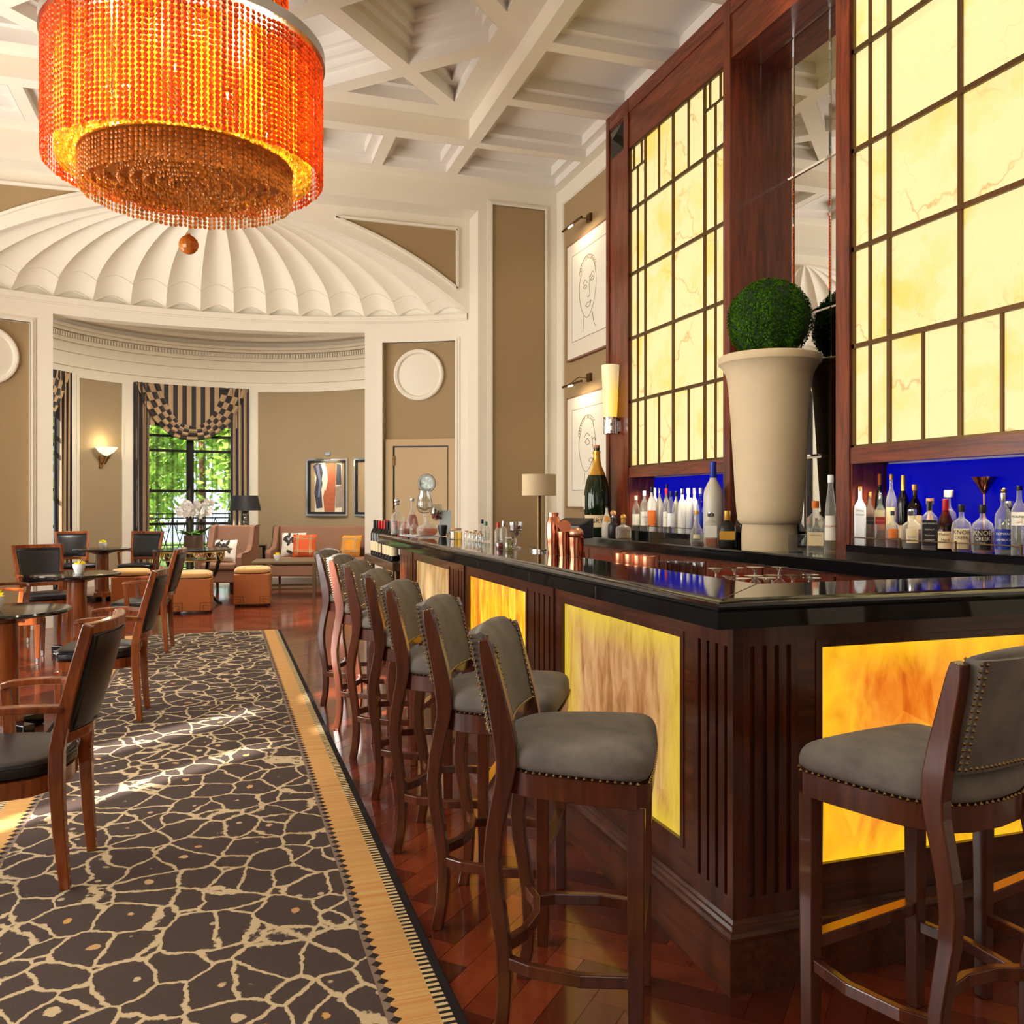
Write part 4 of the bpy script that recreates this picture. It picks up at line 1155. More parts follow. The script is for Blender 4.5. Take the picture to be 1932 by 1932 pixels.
MB().lathe([(.655, 3.66), (.68, 3.66), (.68, 3.672), (.655, 3.672)], 64).build('inner_ring', M['gold'], ch, smooth=True, ang=30)
MB().lathe([(.62, 5.05), (.67, 5.05), (.67, 5.10), (.62, 5.10)], 64).build('upper_ring', M['steel'], ch, smooth=True, ang=30)
q = MB()
for k in range(6):
    a = pi*k/6; q.tube([(.88*cos(a), .88*sin(a), 4.44), (-.88*cos(a), -.88*sin(a), 4.44)], .008, 6)
    q.tube([(.67*cos(a), .67*sin(a), 3.666), (-.67*cos(a), -.67*sin(a), 3.666)], .007, 6)
q.tube([(0, 0, 3.9), (0, 0, 5.4)], .02, 8); q.build('inner_frame', M['steel'], ch)
MB().tube([(0, 0, 3.2), (0, 0, 3.9)], .002, 4).build('pendant_wire', M['steel'], ch)
q = MB().sphere((0, 0, 3.14), .064, 14, 9); q.lathe([(.001, 3.195), (.012, 3.195), (.012, 3.215), (.001, 3.215)], 8)
o = q.build('pendant_ball', M['bead_a'], ch, recalc=False)
q = MB(); bl = []
for k in range(10):
    a = 2*pi*k/10+.2; bl.append((.52*cos(a), .52*sin(a), 4.08 if k % 2 else 3.98))
for p in bl: q.sphere(p, .022, 8, 6)
q.build('bulbs', emis('bulb_glow', (1, .78, .42), 40), ch, smooth=True)['kind'] = 'stuff'
for k, p in enumerate(bl): light('POINT', 'chandelier_bulb', (hx+p[0], hy+p[1], p[2]-.05), 15, (1, .74, .40), shadow_soft_size=.03)
for k in range(3):
    a = 2*pi*k/3; light('POINT', 'chandelier_bulb', (hx+.35*cos(a), hy+.35*sin(a), 4.75), 11, (1, .74, .40), shadow_soft_size=.03)
# recessed ceiling downlights in the border coffers
for k, (x, y) in enumerate(((3.17, 4.95), (3.17, 3.9), (3.17, 2.85), (-3.35, 8.3), (-3.35, 6.2), (-3.35, 4.1), (1.2, 3.2), (-1.2, 3.2))):
    d = thing('ceiling_downlight', 'small recessed round downlight in a border coffer of the ceiling', 'ceiling light', (x, y, ZC+.186), 0, 'recessed ceiling downlights')
    MB().lathe([(.045, 0), (.06, 0), (.06, -.008), (.045, -.008)], 20).build('trim_ring', M['chrome'], d); MB().lathe([(.001, -.002), (.045, -.002)], 20).build('lens', M['warm2'], d)
    light('SPOT', 'downlight_beam', (x, y, ZC+.15), 60, (1, .88, .7), target=(x*.9, y, 0), spot_size=radians(110), spot_blend=.8, shadow_soft_size=.08)
# ================================================================== bar stools
def ring_at(outline, s, z, cx=.03): return [(cx+(x-cx)*s, y*s, z) for x, y in outline]
def stool_outline(n=40):
    pts = []
    # front edge, rounded corners, tapering sides, bowed back
    k = [(.215, -.215), (.222, -.12), (.224, 0), (.222, .12), (.215, .215), (.19, .236), (.10, .228), (.0, .213), (-.09, .195), (-.155, .16), (-.185, .09), (-.195, 0), (-.185, -.09), (-.155, -.16), (-.09, -.195), (.0, -.213), (.10, -.228), (.19, -.236)]
    return k
BACKP = [(1.05, -.205), (1.02, -.199), (.97, -.188), (.91, -.174), (.85, -.161), (.79, -.150), (.735, -.145), (.69, -.150), (.63, -.163), (.56, -.177), (.49, -.184), (.42, -.180), (.34, -.166), (.26, -.154), (.17, -.150), (.09, -.155), (0, -.172)]
def bp_x(z):
    for (z1, x1), (z0, x0) in zip(BACKP, BACKP[1:]):
        if z0 <= z <= z1: return lerp(x0, x1, (z-z0)/(z1-z0))
    return BACKP[0][1]
def nailhead(q, p, r=.0055):
    x, y, z = p
    q.add([(x-r, y, z), (x, y-r, z), (x+r, y, z), (x, y+r, z), (x, y, z+r), (x, y, z-r)], [(0, 1, 4), (1, 2, 4), (2, 3, 4), (3, 0, 4), (1, 0, 5), (2, 1, 5), (3, 2, 5), (0, 3, 5)])
def make_stool():
    t = thing('bar_stool', 'x', 'bar stool')
    ol = stool_outline()
    q = MB(); rings = [ring_at(ol, 1.0, .712), ring_at(ol, 1.015, .728), ring_at(ol, 1.02, .748), ring_at(ol, 1.0, .768), ring_at(ol, .95, .782), ring_at(ol, .82, .793), ring_at(ol, .55, .80), ring_at(ol, .2, .803)]
    q.loft(rings); o = q.build('seat', M['stool_grey'], t, smooth=True, ang=70)
    sb = o.modifiers.new('soft', 'SUBSURF'); sb.levels = 1; sb.render_levels = 1
    q = MB().loft([ring_at(ol, .96, .652), ring_at(ol, .985, .655), ring_at(ol, .985, .714), ring_at(ol, .96, .716)]); q.build('seat_frame', M['stoolwood'], t, smooth=True, ang=30)
    for s in (-1, 1):
        q = MB().sweep([(x, s*.172, z) for z, x in BACKP][::-1], .036, [.036, .036, .036, .037, .038, .040, .042, .044, .046, .048, .055, .058, .054, .048, .044, .038, .028], lat=(0, 1, 0))
        q.build('back_leg', M['stoolwood'], t, bevel=.004)
        q = MB().sweep([(.185, s*.205, .66), (.185, s*.205, .0)], [.044, .036], [.044, .036], lat=(0, 1, 0)); q.build('front_leg', M['stoolwood'], t, bevel=.003)
        q = MB().sweep([(.185, s*.205, .225), (.05, s*.225, .225), (-.08, s*.205, .225), (-.15, s*.172, .225)], .022, .032, lat=(0, 1, 0)); q.build('side_stretcher', M['stoolwood'], t, bevel=.003)
    q = MB().sweep([(.185, -.205, .275), (.185, .205, .275)], .026, .034, lat=(1, 0, 0)); q.build('foot_rail', M['stoolwood'], t, bevel=.003)
    MB().box(.170, .201, -.186, .186, .2925, .2955).build('foot_plate', M['brass'], t)
    q = MB().sweep([(-.158, -.172, .26), (-.115, -.09, .26), (-.10, 0, .26), (-.115, .09, .26), (-.158, .172, .26)], .022, .034, lat=(1, 0, 0)); q.build('back_stretcher', M['stoolwood'], t, bevel=.003)
    q = MB().sweep([(bp_x(.815), -.16, .815), (bp_x(.815)-.012, 0, .815), (bp_x(.815), .16, .815)], .022, .034, lat=(1, 0, 0)); q.build('back_rail', M['stoolwood'], t, bevel=.003)
    # upholstered back
    zs = [.832, .86, .9, .94, .98, 1.02, 1.045, 1.058, 1.062]
    q = MB(); rings = []
    ny = 12
    for z in zs:
        pass
    def face(u, v, off):
        y = lerp(-.156, .156, u); z = lerp(.832, 1.055, v)+.012*(1-(2*u-1)**2)*(1 if v > .5 else -.2)*v
        return (bp_x(min(z, 1.05))+off-.014*(1-(2*u-1)**2)-(.02*max(0, v-.85)/.15 if off > 0 else 0), y, z)
    nv = 10; fr = []; 
    prof = [(lambda u, v=v: face(u, v/nv, .020)) for v in range(nv+1)]+[(lambda u: (lambda a, b: ((a[0]+b[0])/2, a[1], max(a[2], b[2])+.010))(face(u, 1, .0), face(u, 1, -.030)))]+[(lambda u, v=v: face(u, v/nv, -.032)) for v in range(nv, -1, -1)]
    for k in range(ny+1): rings.append([f(k/ny) for f in prof])
    q.loft(rings); q.build('backrest', M['stool_grey'], t, smooth=True, ang=75)
    q = MB(); rings = []
    for k in range(ny+1):
        u = k/ny; y = lerp(-.158, .158, u); r = []
        for v in range(nv+1):
            z = lerp(.80, 1.058, v/nv); r.append((bp_x(min(z, 1.05))-.010-.012*(1-(2*u-1)**2), y, z))
        for v in range(nv, -1, -1):
            z = lerp(.80, 1.058, v/nv); r.append((bp_x(min(z, 1.05))-.044-.018*(1-(2*u-1)**4), y, z))
        rings.append(r)
    q.loft(rings); q.build('back_panel', M['stool_grey'], t, smooth=True, ang=60)
    q = MB()
    for v in range(17):
        vv = v/16
        for u in (.012, .988):
            p = face(u, vv, .022); nailhead(q, p)
            z = lerp(.81, 1.05, vv); s = -1 if u < .5 else 1; nailhead(q, (bp_x(z)-.040, s*.160, z)); nailhead(q, (bp_x(z)-.048, s*.150, z))
    for k in range(1, 21): nailhead(q, face(k/21, .01, .022)); nailhead(q, (bp_x(.812)-.045-.018*(1-(2*k/21-1)**4), lerp(-.15, .15, k/21), .812))
    n = len(ol)
    for i in range(n):
        a, b = ol[i], ol[(i+1) % n]; m = max(1, int(hypot(b[0]-a[0], b[1]-a[1])/.0175))
        for j in range(m):
            x, y = lerp(a[0], b[0], j/m), lerp(a[1], b[1], j/m); nailhead(q, (.03+(x-.03)*1.003, y*1.003, .7185))
    stuff(q.build('nail_heads', M['nail'], t, recalc=False))
    return t
stool = make_stool()
FA = atan2(-.463, .886)
names = ['first grey suede bar stool counting from the bar corner', 'second grey suede bar stool counting from the bar corner', 'third grey suede bar stool counting from the bar corner', 'fourth grey suede bar stool counting from the bar corner',
         'fifth grey suede bar stool counting from the bar corner', 'sunlit sixth grey suede bar stool counting from the bar corner', 'last grey suede bar stool at the wine console end of the bar']
rs = random.Random(4)
for k in range(7):
    loc = (.917+rs.uniform(-.01, .01), 2.21+.665*k, 0); rz = FA+radians(rs.uniform(-3, 3)); g = 'bar stools along the long side of the bar'
    if k == 0: stool.location = loc; stool.rotation_euler = (0, 0, rz); stool['label'] = names[0]; stool['group'] = g
    else: dup(stool, loc, rz, names[k], g)
f8 = atan2(.98, -.18)
dup(stool, (1.673, 1.74, 0), f8, 'grey suede bar stool drawn up to the blazing end panel', 'bar stools at the short end of the bar')
dup(stool, (2.30, 1.80, 0), f8+.05, 'grey suede bar stool hidden behind the one at the blazing end panel', 'bar stools at the short end of the bar')

# ================================================================== leather armchairs
def make_chair():
    t = thing('armchair', 'x', 'armchair')
    ol = [(.23, -.20), (.235, 0), (.23, .20), (.20, .25), (.10, .258), (-.05, .25), (-.16, .21), (-.23, .13), (-.25, 0), (-.23, -.13), (-.16, -.21), (-.05, -.25), (.10, -.258), (.20, -.25)]
    rg = lambda s, z: [(x*s, y*s, z) for x, y in ol]
    q = MB().loft([rg(.97, .405), rg(1.0, .415), rg(1.0, .448), rg(.985, .462), rg(.93, .472), rg(.7, .480), rg(.3, .484)])
    o = q.build('seat', M['leather'], t, smooth=True, ang=70); sb = o.modifiers.new('soft', 'SUBSURF'); sb.levels = 1; sb.render_levels = 1
    MB().tube([(x*1.0, y*1.0, .455) for x, y in ol+[ol[0]]], .004, 5).build('seat_piping', M['leather'], t)
    q = MB().loft([rg(.93, .34), rg(.97, .345), rg(.97, .405), rg(.93, .406)]); q.build('seat_frame', M['chairwood'], t, smooth=True, ang=30)
    post = [(0, -.262, .178), (.2, -.245, .182), (.40, -.235, .188), (.5, -.238, .192), (.62, -.262, .203), (.78, -.305, .220), (.955, -.355, .236)]
    for s in (-1, 1):
        q = MB().sweep([(x, s*y, z) for z, x, y in post], [.034, .04, .044, .042, .038, .036, .034], [.034, .042, .05, .05, .046, .042, .036], lat=(0, 1, 0)); q.build('back_post', M['chairwood'], t, bevel=.004)
        q = MB().sweep([(.20, s*.225, .345), (.20, s*.222, .05)], [.046, .030], [.046, .030], lat=(0, 1, 0)); l = q.build('front_leg', M['chairwood'], t, bevel=.003)
        MB().lathe([(.012, 0), (.015, .004), (.0165, .05), (.001, .05)], 10, (.20, s*.222, 0)).build('ferrule', M['chrome'], l)
        q = MB().sweep(spl([(-.262, s*.212, .655), (-.12, s*.262, .668), (.04, s*.272, .662), (.10, s*.262, .650)], 10), .046, .026, lat=(0, 1, 0)); q.build('arm', M['chairwood'], t, bevel=.005)
        q = MB().sweep([(.06, s*.250, .38), (.07, s*.262, .52), (.085, s*.268, .652)], .030, [.05, .04, .034], lat=(0, 1, 0)); q.build('arm_support', M['chairwood'], t, bevel=.004)
    def bx(z): return lerp(-.242, -.355, (z-.52)/.435)
    def arc(u, z, off): y = lerp(-1, 1, u)*lerp(.190, .226, (z-.52)/.43); return (bx(z)+off-.045*(1-(2*u-1)**2), y, z)
    q = MB(); ny = 14; rings = []
    zz = [.56, .575, .65, .75, .85, .905, .918]
    fo = [.012, .024, .030, .032, .030, .024, .012]
    for k in range(ny+1):
        u = lerp(.03, .97, k/ny); rings.append([arc(u, z, f) for z, f in zip(zz, fo)]+[arc(u, z, -f*.8) for z, f in list(zip(zz, fo))[::-1]])
    q.loft(rings); q.build('backrest', M['leather'], t, smooth=True, ang=60)
    for (z, h, nm) in ((.938, .040, 'top_rail'), (.540, .036, 'lower_rail')):
        q = MB().sweep([arc(k/10, z, 0) for k in range(11)], h, .034, lat=(0, 0, 1)); q.build(nm, M['chairwood'], t, bevel=.004)
    q = MB()
    for off in (.030, -.022):
        q.tube([arc(.06, .57, off), arc(.06, .905, off), arc(.25, .908, off), arc(.5, .908, off), arc(.75, .908, off), arc(.94, .905, off), arc(.94, .57, off), arc(.5, .57, off), arc(.06, .57, off)], .004, 5)
    q.build('back_piping', M['leather'], t)
    return t
chair = make_chair()
def face_to(dx, dy): return atan2(dy, dx)
CH = [((-.765, 3.70, .0134), face_to(-1, .12), 'black leather armchair standing on the carpet runner nearest the bar corner'),
      ((-.735, 6.22, .0134), face_to(-1, .05), 'black leather armchair beside the round table with its back to the bar'),
      ((-.71, 8.92, .0134), face_to(-1, .1), 'black leather armchair at the carpet end before the tan ottomans'),
      ((-1.70, 10.12, 0), face_to(.40, -.92), 'black leather armchair facing out beside the white pilaster'),
      ((-1.72, 8.72, 0), face_to(1, .08), 'black leather armchair tucked under the far side of a round table'),
      ((-2.08, 14.85, 0), face_to(.35, -.94), 'black leather armchair in the bay beside the pilaster'),
      ((-1.18, 14.50, 0), face_to(-.3, -.95), 'black leather armchair in the bay in front of the striped drape'),
      ((-1.62, 7.05, 0), face_to(.25, -1), 'black leather armchair at the back of the round table by the carpet')]
for k, (loc, rz, lab) in enumerate(CH[:7]):
    if k == 0: chair.location = loc; chair.rotation_euler = (0, 0, rz); chair['label'] = lab; chair['group'] = 'leather armchairs at the round tables'
    else: dup(chair, loc, rz, lab, 'leather armchairs at the round tables')

# ================================================================== round pedestal tables and flower pots
def make_table():
    t = thing('pedestal_table', 'x', 'table')
    MB().lathe([(.001, .722), (.36, .722), (.378, .728), (.382, .738), (.376, .748), (.36, .750), (.001, .750)], 48).build('table_top', M['blacklac'], t, smooth=True, ang=30)
    MB().lathe([(.06, .66), (.19, .70), (.19, .722), (.001, .722)], 24).build('top_bracket', M['blacklac'], t, smooth=True)
    MB().lathe([(.001, .16), (.090, .16), (.088, .4), (.082, .70), (.001, .70)], 28).build('pedestal', M['tablewood'], t, smooth=True, ang=40)
    MB().lathe([(.001, .06), (.115, .06), (.115, .12), (.10, .13), (.10, .165), (.001, .165)], 10).build('base_collar', M['tablewood'], t)
    for k in range(4):
        a = pi/4+k*pi/2; q = MB().obox((0, 0, 0), .17, .075, .07, 0)
        q = MB().obox((.15*cos(a), .15*sin(a), .037), .20, .075, .07, a); q.build('base_foot', M['blacklac'], t, bevel=.006)
    MB().obox((0, 0, .03), .16, .16, .058, 0).build('base_block', M['steel'], t)
    return t
tab = make_table()
TB = [((-1.26, 6.06, 0), 'round black-topped pedestal table beside the carpet runner'), ((-1.26, 8.97, 0), 'round black-topped pedestal table next to the white pilaster'), ((-1.60, 13.75, 0), 'round black-topped pedestal table in the bay under the wall sconce')]
for k, (loc, lab) in enumerate(TB):
    if k == 0: tab.location = loc; tab['label'] = lab; tab['group'] = 'round pedestal tables'
    else: dup(tab, loc, .2*k, lab, 'round pedestal tables')
def make_pot():
    t = thing('flower_pot', 'x', 'flower pot')
    MB().lathe([(.001, 0), (.030, 0), (.040, .02), (.052, .06), (.054, .088), (.049, .088), (.045, .06), (.001, .05)], 20).build('bowl', M['white'], t, smooth=True)
    r = random.Random(9); q = MB()
    for k in range(26):
        a = r.uniform(0, 2*pi); e = r.uniform(.1, 1.2); d = Vector((cos(a)*cos(e), sin(a)*cos(e), sin(e))); c = Vector((0, 0, .082))+d*.012
        s = d.orthogonal().normalized()*.010; l = r.uniform(.035, .055)
        q.add([c, c+d*l*.6+s, c+d*l, c+d*l*.6-s], [(0, 1, 2, 3)])
    q.build('blossoms', M['yellow'], t, recalc=False)
    return t
pot = make_pot()
for k, (loc, lab) in enumerate((((-1.29, 5.99, .750), 'white pot of yellow flowers on the table beside the carpet runner'), ((-1.23, 8.90, .750), 'white pot of yellow flowers on the table next to the white pilaster'), ((-1.58, 13.65, .750), 'white pot of yellow flowers on the bay table under the sconce'), ((.80, 13.30, .552), 'white pot of yellow flowers on the coffee table before the sofa'))):
    if k == 0: pot.location = loc; pot['label'] = lab; pot['group'] = 'flower pots'
    else: dup(pot, loc, k*1.1, lab, 'flower pots')

# ================================================================== bay furniture
def rbox(x0, x1, y0, y1, z0, z1, bev=.02): return MB().box(x0, x1, y0, y1, z0, z1)
def make_ottoman():
    t = thing('ottoman', 'x', 'ottoman'); h = .235
    rbox(-h, h, -h, h, .03, .44).build('body', M['tan'], t, bevel=.012)
    q = MB().loft([[(x*s, y*s, z) for x, y in ((-h, -h), (0, -h-.004), (h, -h), (h+.004, 0), (h, h), (0, h+.004), (-h, h), (-h-.004, 0))] for s, z in ((1.0, .44), (1.02, .46), (1.02, .49), (.97, .515), (.75, .53), (.2, .536))])
    o = q.build('top_cushion', M['suede'], t, smooth=True, ang=70); m = o.modifiers.new('soft', 'SUBSURF'); m.levels = m.render_levels = 1
    q = MB()
    for s in (-1, 1):
        for f in (-1, 1):
            for k in range(22): nailhead(q, (s*h*1.002, f*h*.95, .04+k*.0185), .004); nailhead(q, (s*h*.95, f*h*1.002, .04+k*.0185), .004)
    for k in range(24):
        u = lerp(-h, h, k/23)
        for s in (-1, 1): nailhead(q, (u, s*h*1.003, .425), .004); nailhead(q, (s*h*1.003, u, .425), .004)
    stuff(q.build('nail_heads', M['brass'], t, recalc=False))
    for s in (-1, 1):                                # greek-key corner patches on front and back
        for f in (-1, 1):
            q = MB(); y = f*h
            def seg(x0, x1, z0, z1): q.box(min(s*x0, s*x1), max(s*x0, s*x1), y-.003, y+.003, z0, z1)
            seg(.105, .235, .135, .14); seg(.105, .110, .03, .14); seg(.14, .20, .10, .105); seg(.14, .145, .06, .105); seg(.14, .17, .06, .065)
            q.build('key_patch', M['mochad'], t)
    for sx_ in (-1, 1):
        for sy_ in (-1, 1): MB().lathe([(.001, 0), (.016, 0), (.02, .03), (.001, .03)], 10, (sx_*.2, sy_*.2, 0)).build('foot', M['black'], t)
    return t
ot = make_ottoman()
OT = [((-.33, 11.98, 0), -.06, 'tan leather ottoman in front of the orchid table'), ((.43, 12.55, 0), -.10, 'tan leather ottoman standing alone beside the coffee table'), ((-1.12, 12.62, 0), .08, 'tan leather ottoman beside the bay pedestal table')]
for k, (loc, rz, lab) in enumerate(OT):
    if k == 0: ot.location = loc; ot.rotation_euler = (0, 0, rz); ot['label'] = lab; ot['group'] = 'tan leather ottomans'
    else: dup(ot, loc, rz, lab, 'tan leather ottomans')
# orchid table
tx, ty = -.36, 13.05
t = thing('centre_table', 'round black and gold centre table with ring pulls and curved legs', 'table', (tx, ty, 0))
MB().lathe([(.001, .735), (.52, .735), (.535, .742), (.53, .757), (.001, .757)], 48).build('table_top', M['blacklac'], t, smooth=True, ang=30)
q = MB(); n = 28
for k in range(n):
    a0 = 2*pi*k/n; am_ = a0+pi/n
    q.tube([(.42*cos(a0+2*pi/n*j/6), .42*sin(a0+2*pi/n*j/6), .72-.075*sin(pi*j/6)) for j in range(7)], .006, 4)
q.lathe([(.415, .715), (.43, .715), (.43, .735), (.415, .735)], 40); q.lathe([(.40, .60), (.41, .60), (.41, .612), (.40, .612)], 40); q.build('gilt_fretwork', M['gold'], t)
for k in range(4):
    a = pi/4+k*pi/2+.25; ca, sa = cos(a), sin(a)
    q = MB().sweep([(r*ca, r*sa, z) for r, z in ((.40, .735), (.41, .62), (.36, .45), (.27, .30), (.25, .20), (.30, .10), (.40, .02), (.44, .0))], [.05, .048, .04, .034, .034, .036, .04, .04], .04, lat=(-sa, ca, 0)); l = q.build('curved_leg', M['blacklac'], t, bevel=.006)
    MB().tube([((.45)*ca-.05*sin(b)*sa, .45*sa+.05*sin(b)*ca, .645+.055*cos(b)) for b in [2*pi*j/16 for j in range(17)]], .007, 6).build('ring_pull', M['gold'], l)
# orchid
oz = .757
t = thing('orchid_planter', 'white orchid with green leaves in a square glass planter of bark', 'plant', (-.35, 13.0, oz))
MB().box(-.13, .13, -.13, .13, 0, .205).build('glass_box', M['clear'], t); MB().box(-.12, .12, -.12, .12, .008, .19).build('bark_fill', M['bark'], t)
r = random.Random(21)
def leafblade(q, base, d, L, W, droop):
    d = Vector(d).normalized(); side = d.cross(Vector((0, 0, 1))).normalized(); L_ = []; R_ = []
    for i in range(7):
        s = i/6; p = Vector(base)+d*L*s+Vector((0, 0, -droop*s*s)); w_ = W*sin(pi*min(.98, s*.9+.1))*.5
        L_.append(p-side*w_); R_.append(p+side*w_+Vector((0, 0, .0)))
    q.add(L_+R_, [(i, i+1, 7+i+1, 7+i) for i in range(6)])
for k in range(13):
    a = 2*pi*k/13+r.uniform(-.2, .2); e = r.uniform(.35, 1.1); q = MB(); leafblade(q, (.05*cos(a), .05*sin(a), .18), (cos(a), sin(a), e), r.uniform(.22, .34), .105, r.uniform(.02, .12)); q.build('leaf', M['leaf'], t, smooth=True, recalc=False)
for k in range(7):
    a = 2*pi*k/7; MB().tube(spl([(.03*cos(a), .03*sin(a), .18), (.08*cos(a), .08*sin(a), .38), (.16*cos(a), .16*sin(a), .58), (.24*cos(a), .24*sin(a), .62)], 10), .004, 5).build('flower_stem', M['stem'], t)
for k in range(52):
    u = r.uniform(0, 2*pi); rr = .27*sqrt(r.uniform(0, 1)); p = Vector((rr*cos(u)+.0, rr*sin(u), .56+r.uniform(-.13, .15)*(1-rr*1.6)))
    q = MB(); face_d = Vector((r.gauss(0, .5), -1, r.gauss(0, .3))).normalized(); s1 = face_d.orthogonal().normalized(); s2 = face_d.cross(s1)
    for j in range(5):
        b = 2*pi*j/5+u; d1 = s1*cos(b)+s2*sin(b); d2 = s1*-sin(b)+s2*cos(b); L = .054
        q.add([p, p+d1*L*.55+d2*L*.42+face_d*.006, p+d1*L+face_d*.002, p+d1*L*.55-d2*L*.42+face_d*.006], [(0, 1, 2, 3)])
    q.sphere(p+face_d*.008, .006, 5, 4, mi=1); q.build('blossom', [M['petal'], M['yellow']], t, recalc=False)
# wing armchair
def wing_seat(name, label, cat, loc, rz, W, back_h=1.0):
    t = thing(name, label, cat, loc, rz); w2 = W/2
    rbox(-.42, .38, -w2+.07, w2-.07, .17, .36).build('seat_base', M['mocha'], t, bevel=.02)
    rbox(-.30, .40, -w2+.10, w2-.10, .362, .47).build('seat_cushion', M['mocha'], t, bevel=.03)
    q = MB().loft([[(-.42+x, y, z) for x, z in ((.0, .20), (.13, .36), (.08, .7), (.02, back_h-.02), (-.03, back_h), (-.08, back_h-.03), (-.05, .6), (-.02, .2))] for y in (-w2+.06, -w2*.5, 0, w2*.5, w2-.06)]); q.build('backrest', M['mocha'], t, bevel=.02)
    for s in (-1, 1):
        y0, y1 = sorted((s*w2, s*(w2-.09)))
        side = [(.38, .17), (.38, .56), (.33, .62), (.10, .62), (-.08, .66), (-.15, .74), (-.20, .86), (-.25, back_h-.02), (-.32, back_h), (-.50, back_h), (-.46, .5), (-.44, .17)]
        q = MB().prism_y(side, y0, y1); a_ = q.build('wing_side', M['mocha'], t, bevel=.02)
        MB().tube([(x, s*w2, z) for x, z in side[1:10]], .006, 5).build('piping', M['mochad'], a_)
    for sx_ in (-.38, .33):
        for s in (-1, 1): MB().sweep([(sx_, s*(w2-.08), .17), (sx_*1.05, s*(w2-.08), 0)], [.045, .03], [.045, .03]).build('leg', M['chairwood'], t)
    return t
wing_seat('wing_armchair', 'mocha wool wing armchair behind the orchid table', 'armchair', (.10, 14.55, 0), atan2(-.95, -.35), .74, 1.04)
wing_seat('wing_sofa', 'mocha wool wing-back sofa under the two abstract pictures', 'sofa', (1.66, 15.3, 0), atan2(-.93, -.26), 1.75, 1.0)
def cushion(label, mat, c, s, rz, tilt, motif=None):
    t = thing('cushion', label, 'cushion', c, rz); n = 10; q = MB()
    for sg in (1, -1):
        def f(u, v):
            a, b = 2*u-1, 2*v-1; k = max(0, (1-a**4)*(1-b**4))**.5
            e = 1-.06*(1-abs(a*b))
            return (sg*.065*k+.0, a*s/2*e, b*s/2*e+s/2)
        q.grid(f, n, n)
    q.xf(Matrix.Rotation(-tilt, 4, 'Y')); q.build('cover', mat, t, smooth=True, ang=80)
    if motif:
        m = MB(); motif(m, s); m.xf(Matrix.Rotation(-tilt, 4, 'Y')); m.build('motif', M['ink'] if motif is leafm else M['ribbon'], t, recalc=False)
    return t
def cushx(a, b, s): return .0665*max(0, (1-(2*a/s)**4)*(1-(2*b/s)**4))**.5+.001
def leafm(m, s):
    r = random.Random(3)
    for k in range(11):
        a, b = r.uniform(-.32, .32)*s, r.uniform(-.36, .36)*s; an = r.uniform(0, pi); L = .06
        pts = []
        for j in range(8):
            th = 2*pi*j/8; u, v = L*cos(th), L*.45*sin(th); y, z = a+u*cos(an)-v*sin(an), b+u*sin(an)+v*cos(an); pts.append((cushx(y, z, s)+.002, y, z+s/2))
        m.add(pts, [tuple(range(8))])
def checkm(m, s):
    for o in (-.28*s, .28*s):
        for hv in (0, 1):
            for dd in (-.012, .012):
                pth = [(o+dd, lerp(-.45, .45, j/10)*s) for j in range(11)]
                P = [((y, z) if hv == 0 else (z, y)) for y, z in pth]
                m.tube([(cushx(y, z, s)+.001, y, z+s/2) for y, z in P], .006, 4)
srz = atan2(-.93, -.26)
sofa_c = Vector((1.66, 15.3, 0)); fw_ = Vector((cos(srz), sin(srz), 0)); lt_ = Vector((-sin(srz), cos(srz), 0))
def sofap(f, l, z): p = sofa_c+fw_*f+lt_*l; return (p.x, p.y, z)
cushion('white cushion with black leaf print at the sofa end', M['cushw'], sofap(-.16, -.52, .475), .42, srz, .25, leafm)
cushion('orange check cushion leaning on the white leaf cushion', M['cusho'], sofap(.02, -.30, .475), .40, srz, .28, checkm)
cushion('mustard check cushion at the pilaster end of the sofa', M['cushy'], sofap(-.10, .46, .475), .38, srz-.3, .28, checkm)
cushion('white leaf-print cushion on the wing armchair', M['cushw'], (.06, 14.42, .475), .36, atan2(-.95, -.35), .3, leafm)
# coffee table
t = thing('coffee_table', 'low bronze-framed coffee table in front of the sofa', 'table', (.93, 13.45, 0), -.12)
MB().box(-.46, .46, -.38, .38, .51, .55).build('table_top', plain('weathered_bronze', srgb(118, 100, 74), .4, .5), t, bevel=.006)
wb = bpy.data.materials['weathered_bronze']
for a in (-.42, .42):
    for b in (-.34, .34): MB().box(a-.022, a+.022, b-.022, b+.022, 0, .51).build('leg', wb, t)
for b in (-.34, .34): MB().box(-.42, .42, b-.012, b+.012, .13, .16).build('stretcher', wb, t)
for a in (-.42, .42): MB().box(a-.012, a+.012, -.34, .34, .13, .16).build('stretcher', wb, t)
# lamp table and lamp
lx, ly_ = .42, 15.95
t = thing('side_table', 'black lacquer side table carrying the crystal lamp', 'table', (lx+.06, ly_, 0), -.1)
MB().box(-.30, .30, -.26, .26, .64, .67).build('table_top', M['blacklac'], t, bevel=.004)
for s in (-1, 1): MB().box(s*.27-.03, s*.27+.03, -.25, .25, 0, .64).build('side_panel', M['blacklac'], t)
MB().box(-.24, .24, -.24, .24, .10, .12).build('shelf', M['blacklac'], t)
t = thing('table_lamp', 'crystal ball column lamp with black shade beside the striped drape', 'lamp', (lx, ly_, .67))
MB().box(-.07, .07, -.07, .07, 0, .03).build('base', M['steel'], t)
q = MB()
for k in range(7): q.sphere((0, 0, .07+k*.08), .046 if k % 2 == 0 else .032, 10, 8)
q.build('crystal_column', M['crystal'], t)
MB().lathe([(.27, .60), (.21, .86), (.205, .86), (.265, .60)], 40).build('shade', M['shadeb'], t, smooth=True, ang=30)
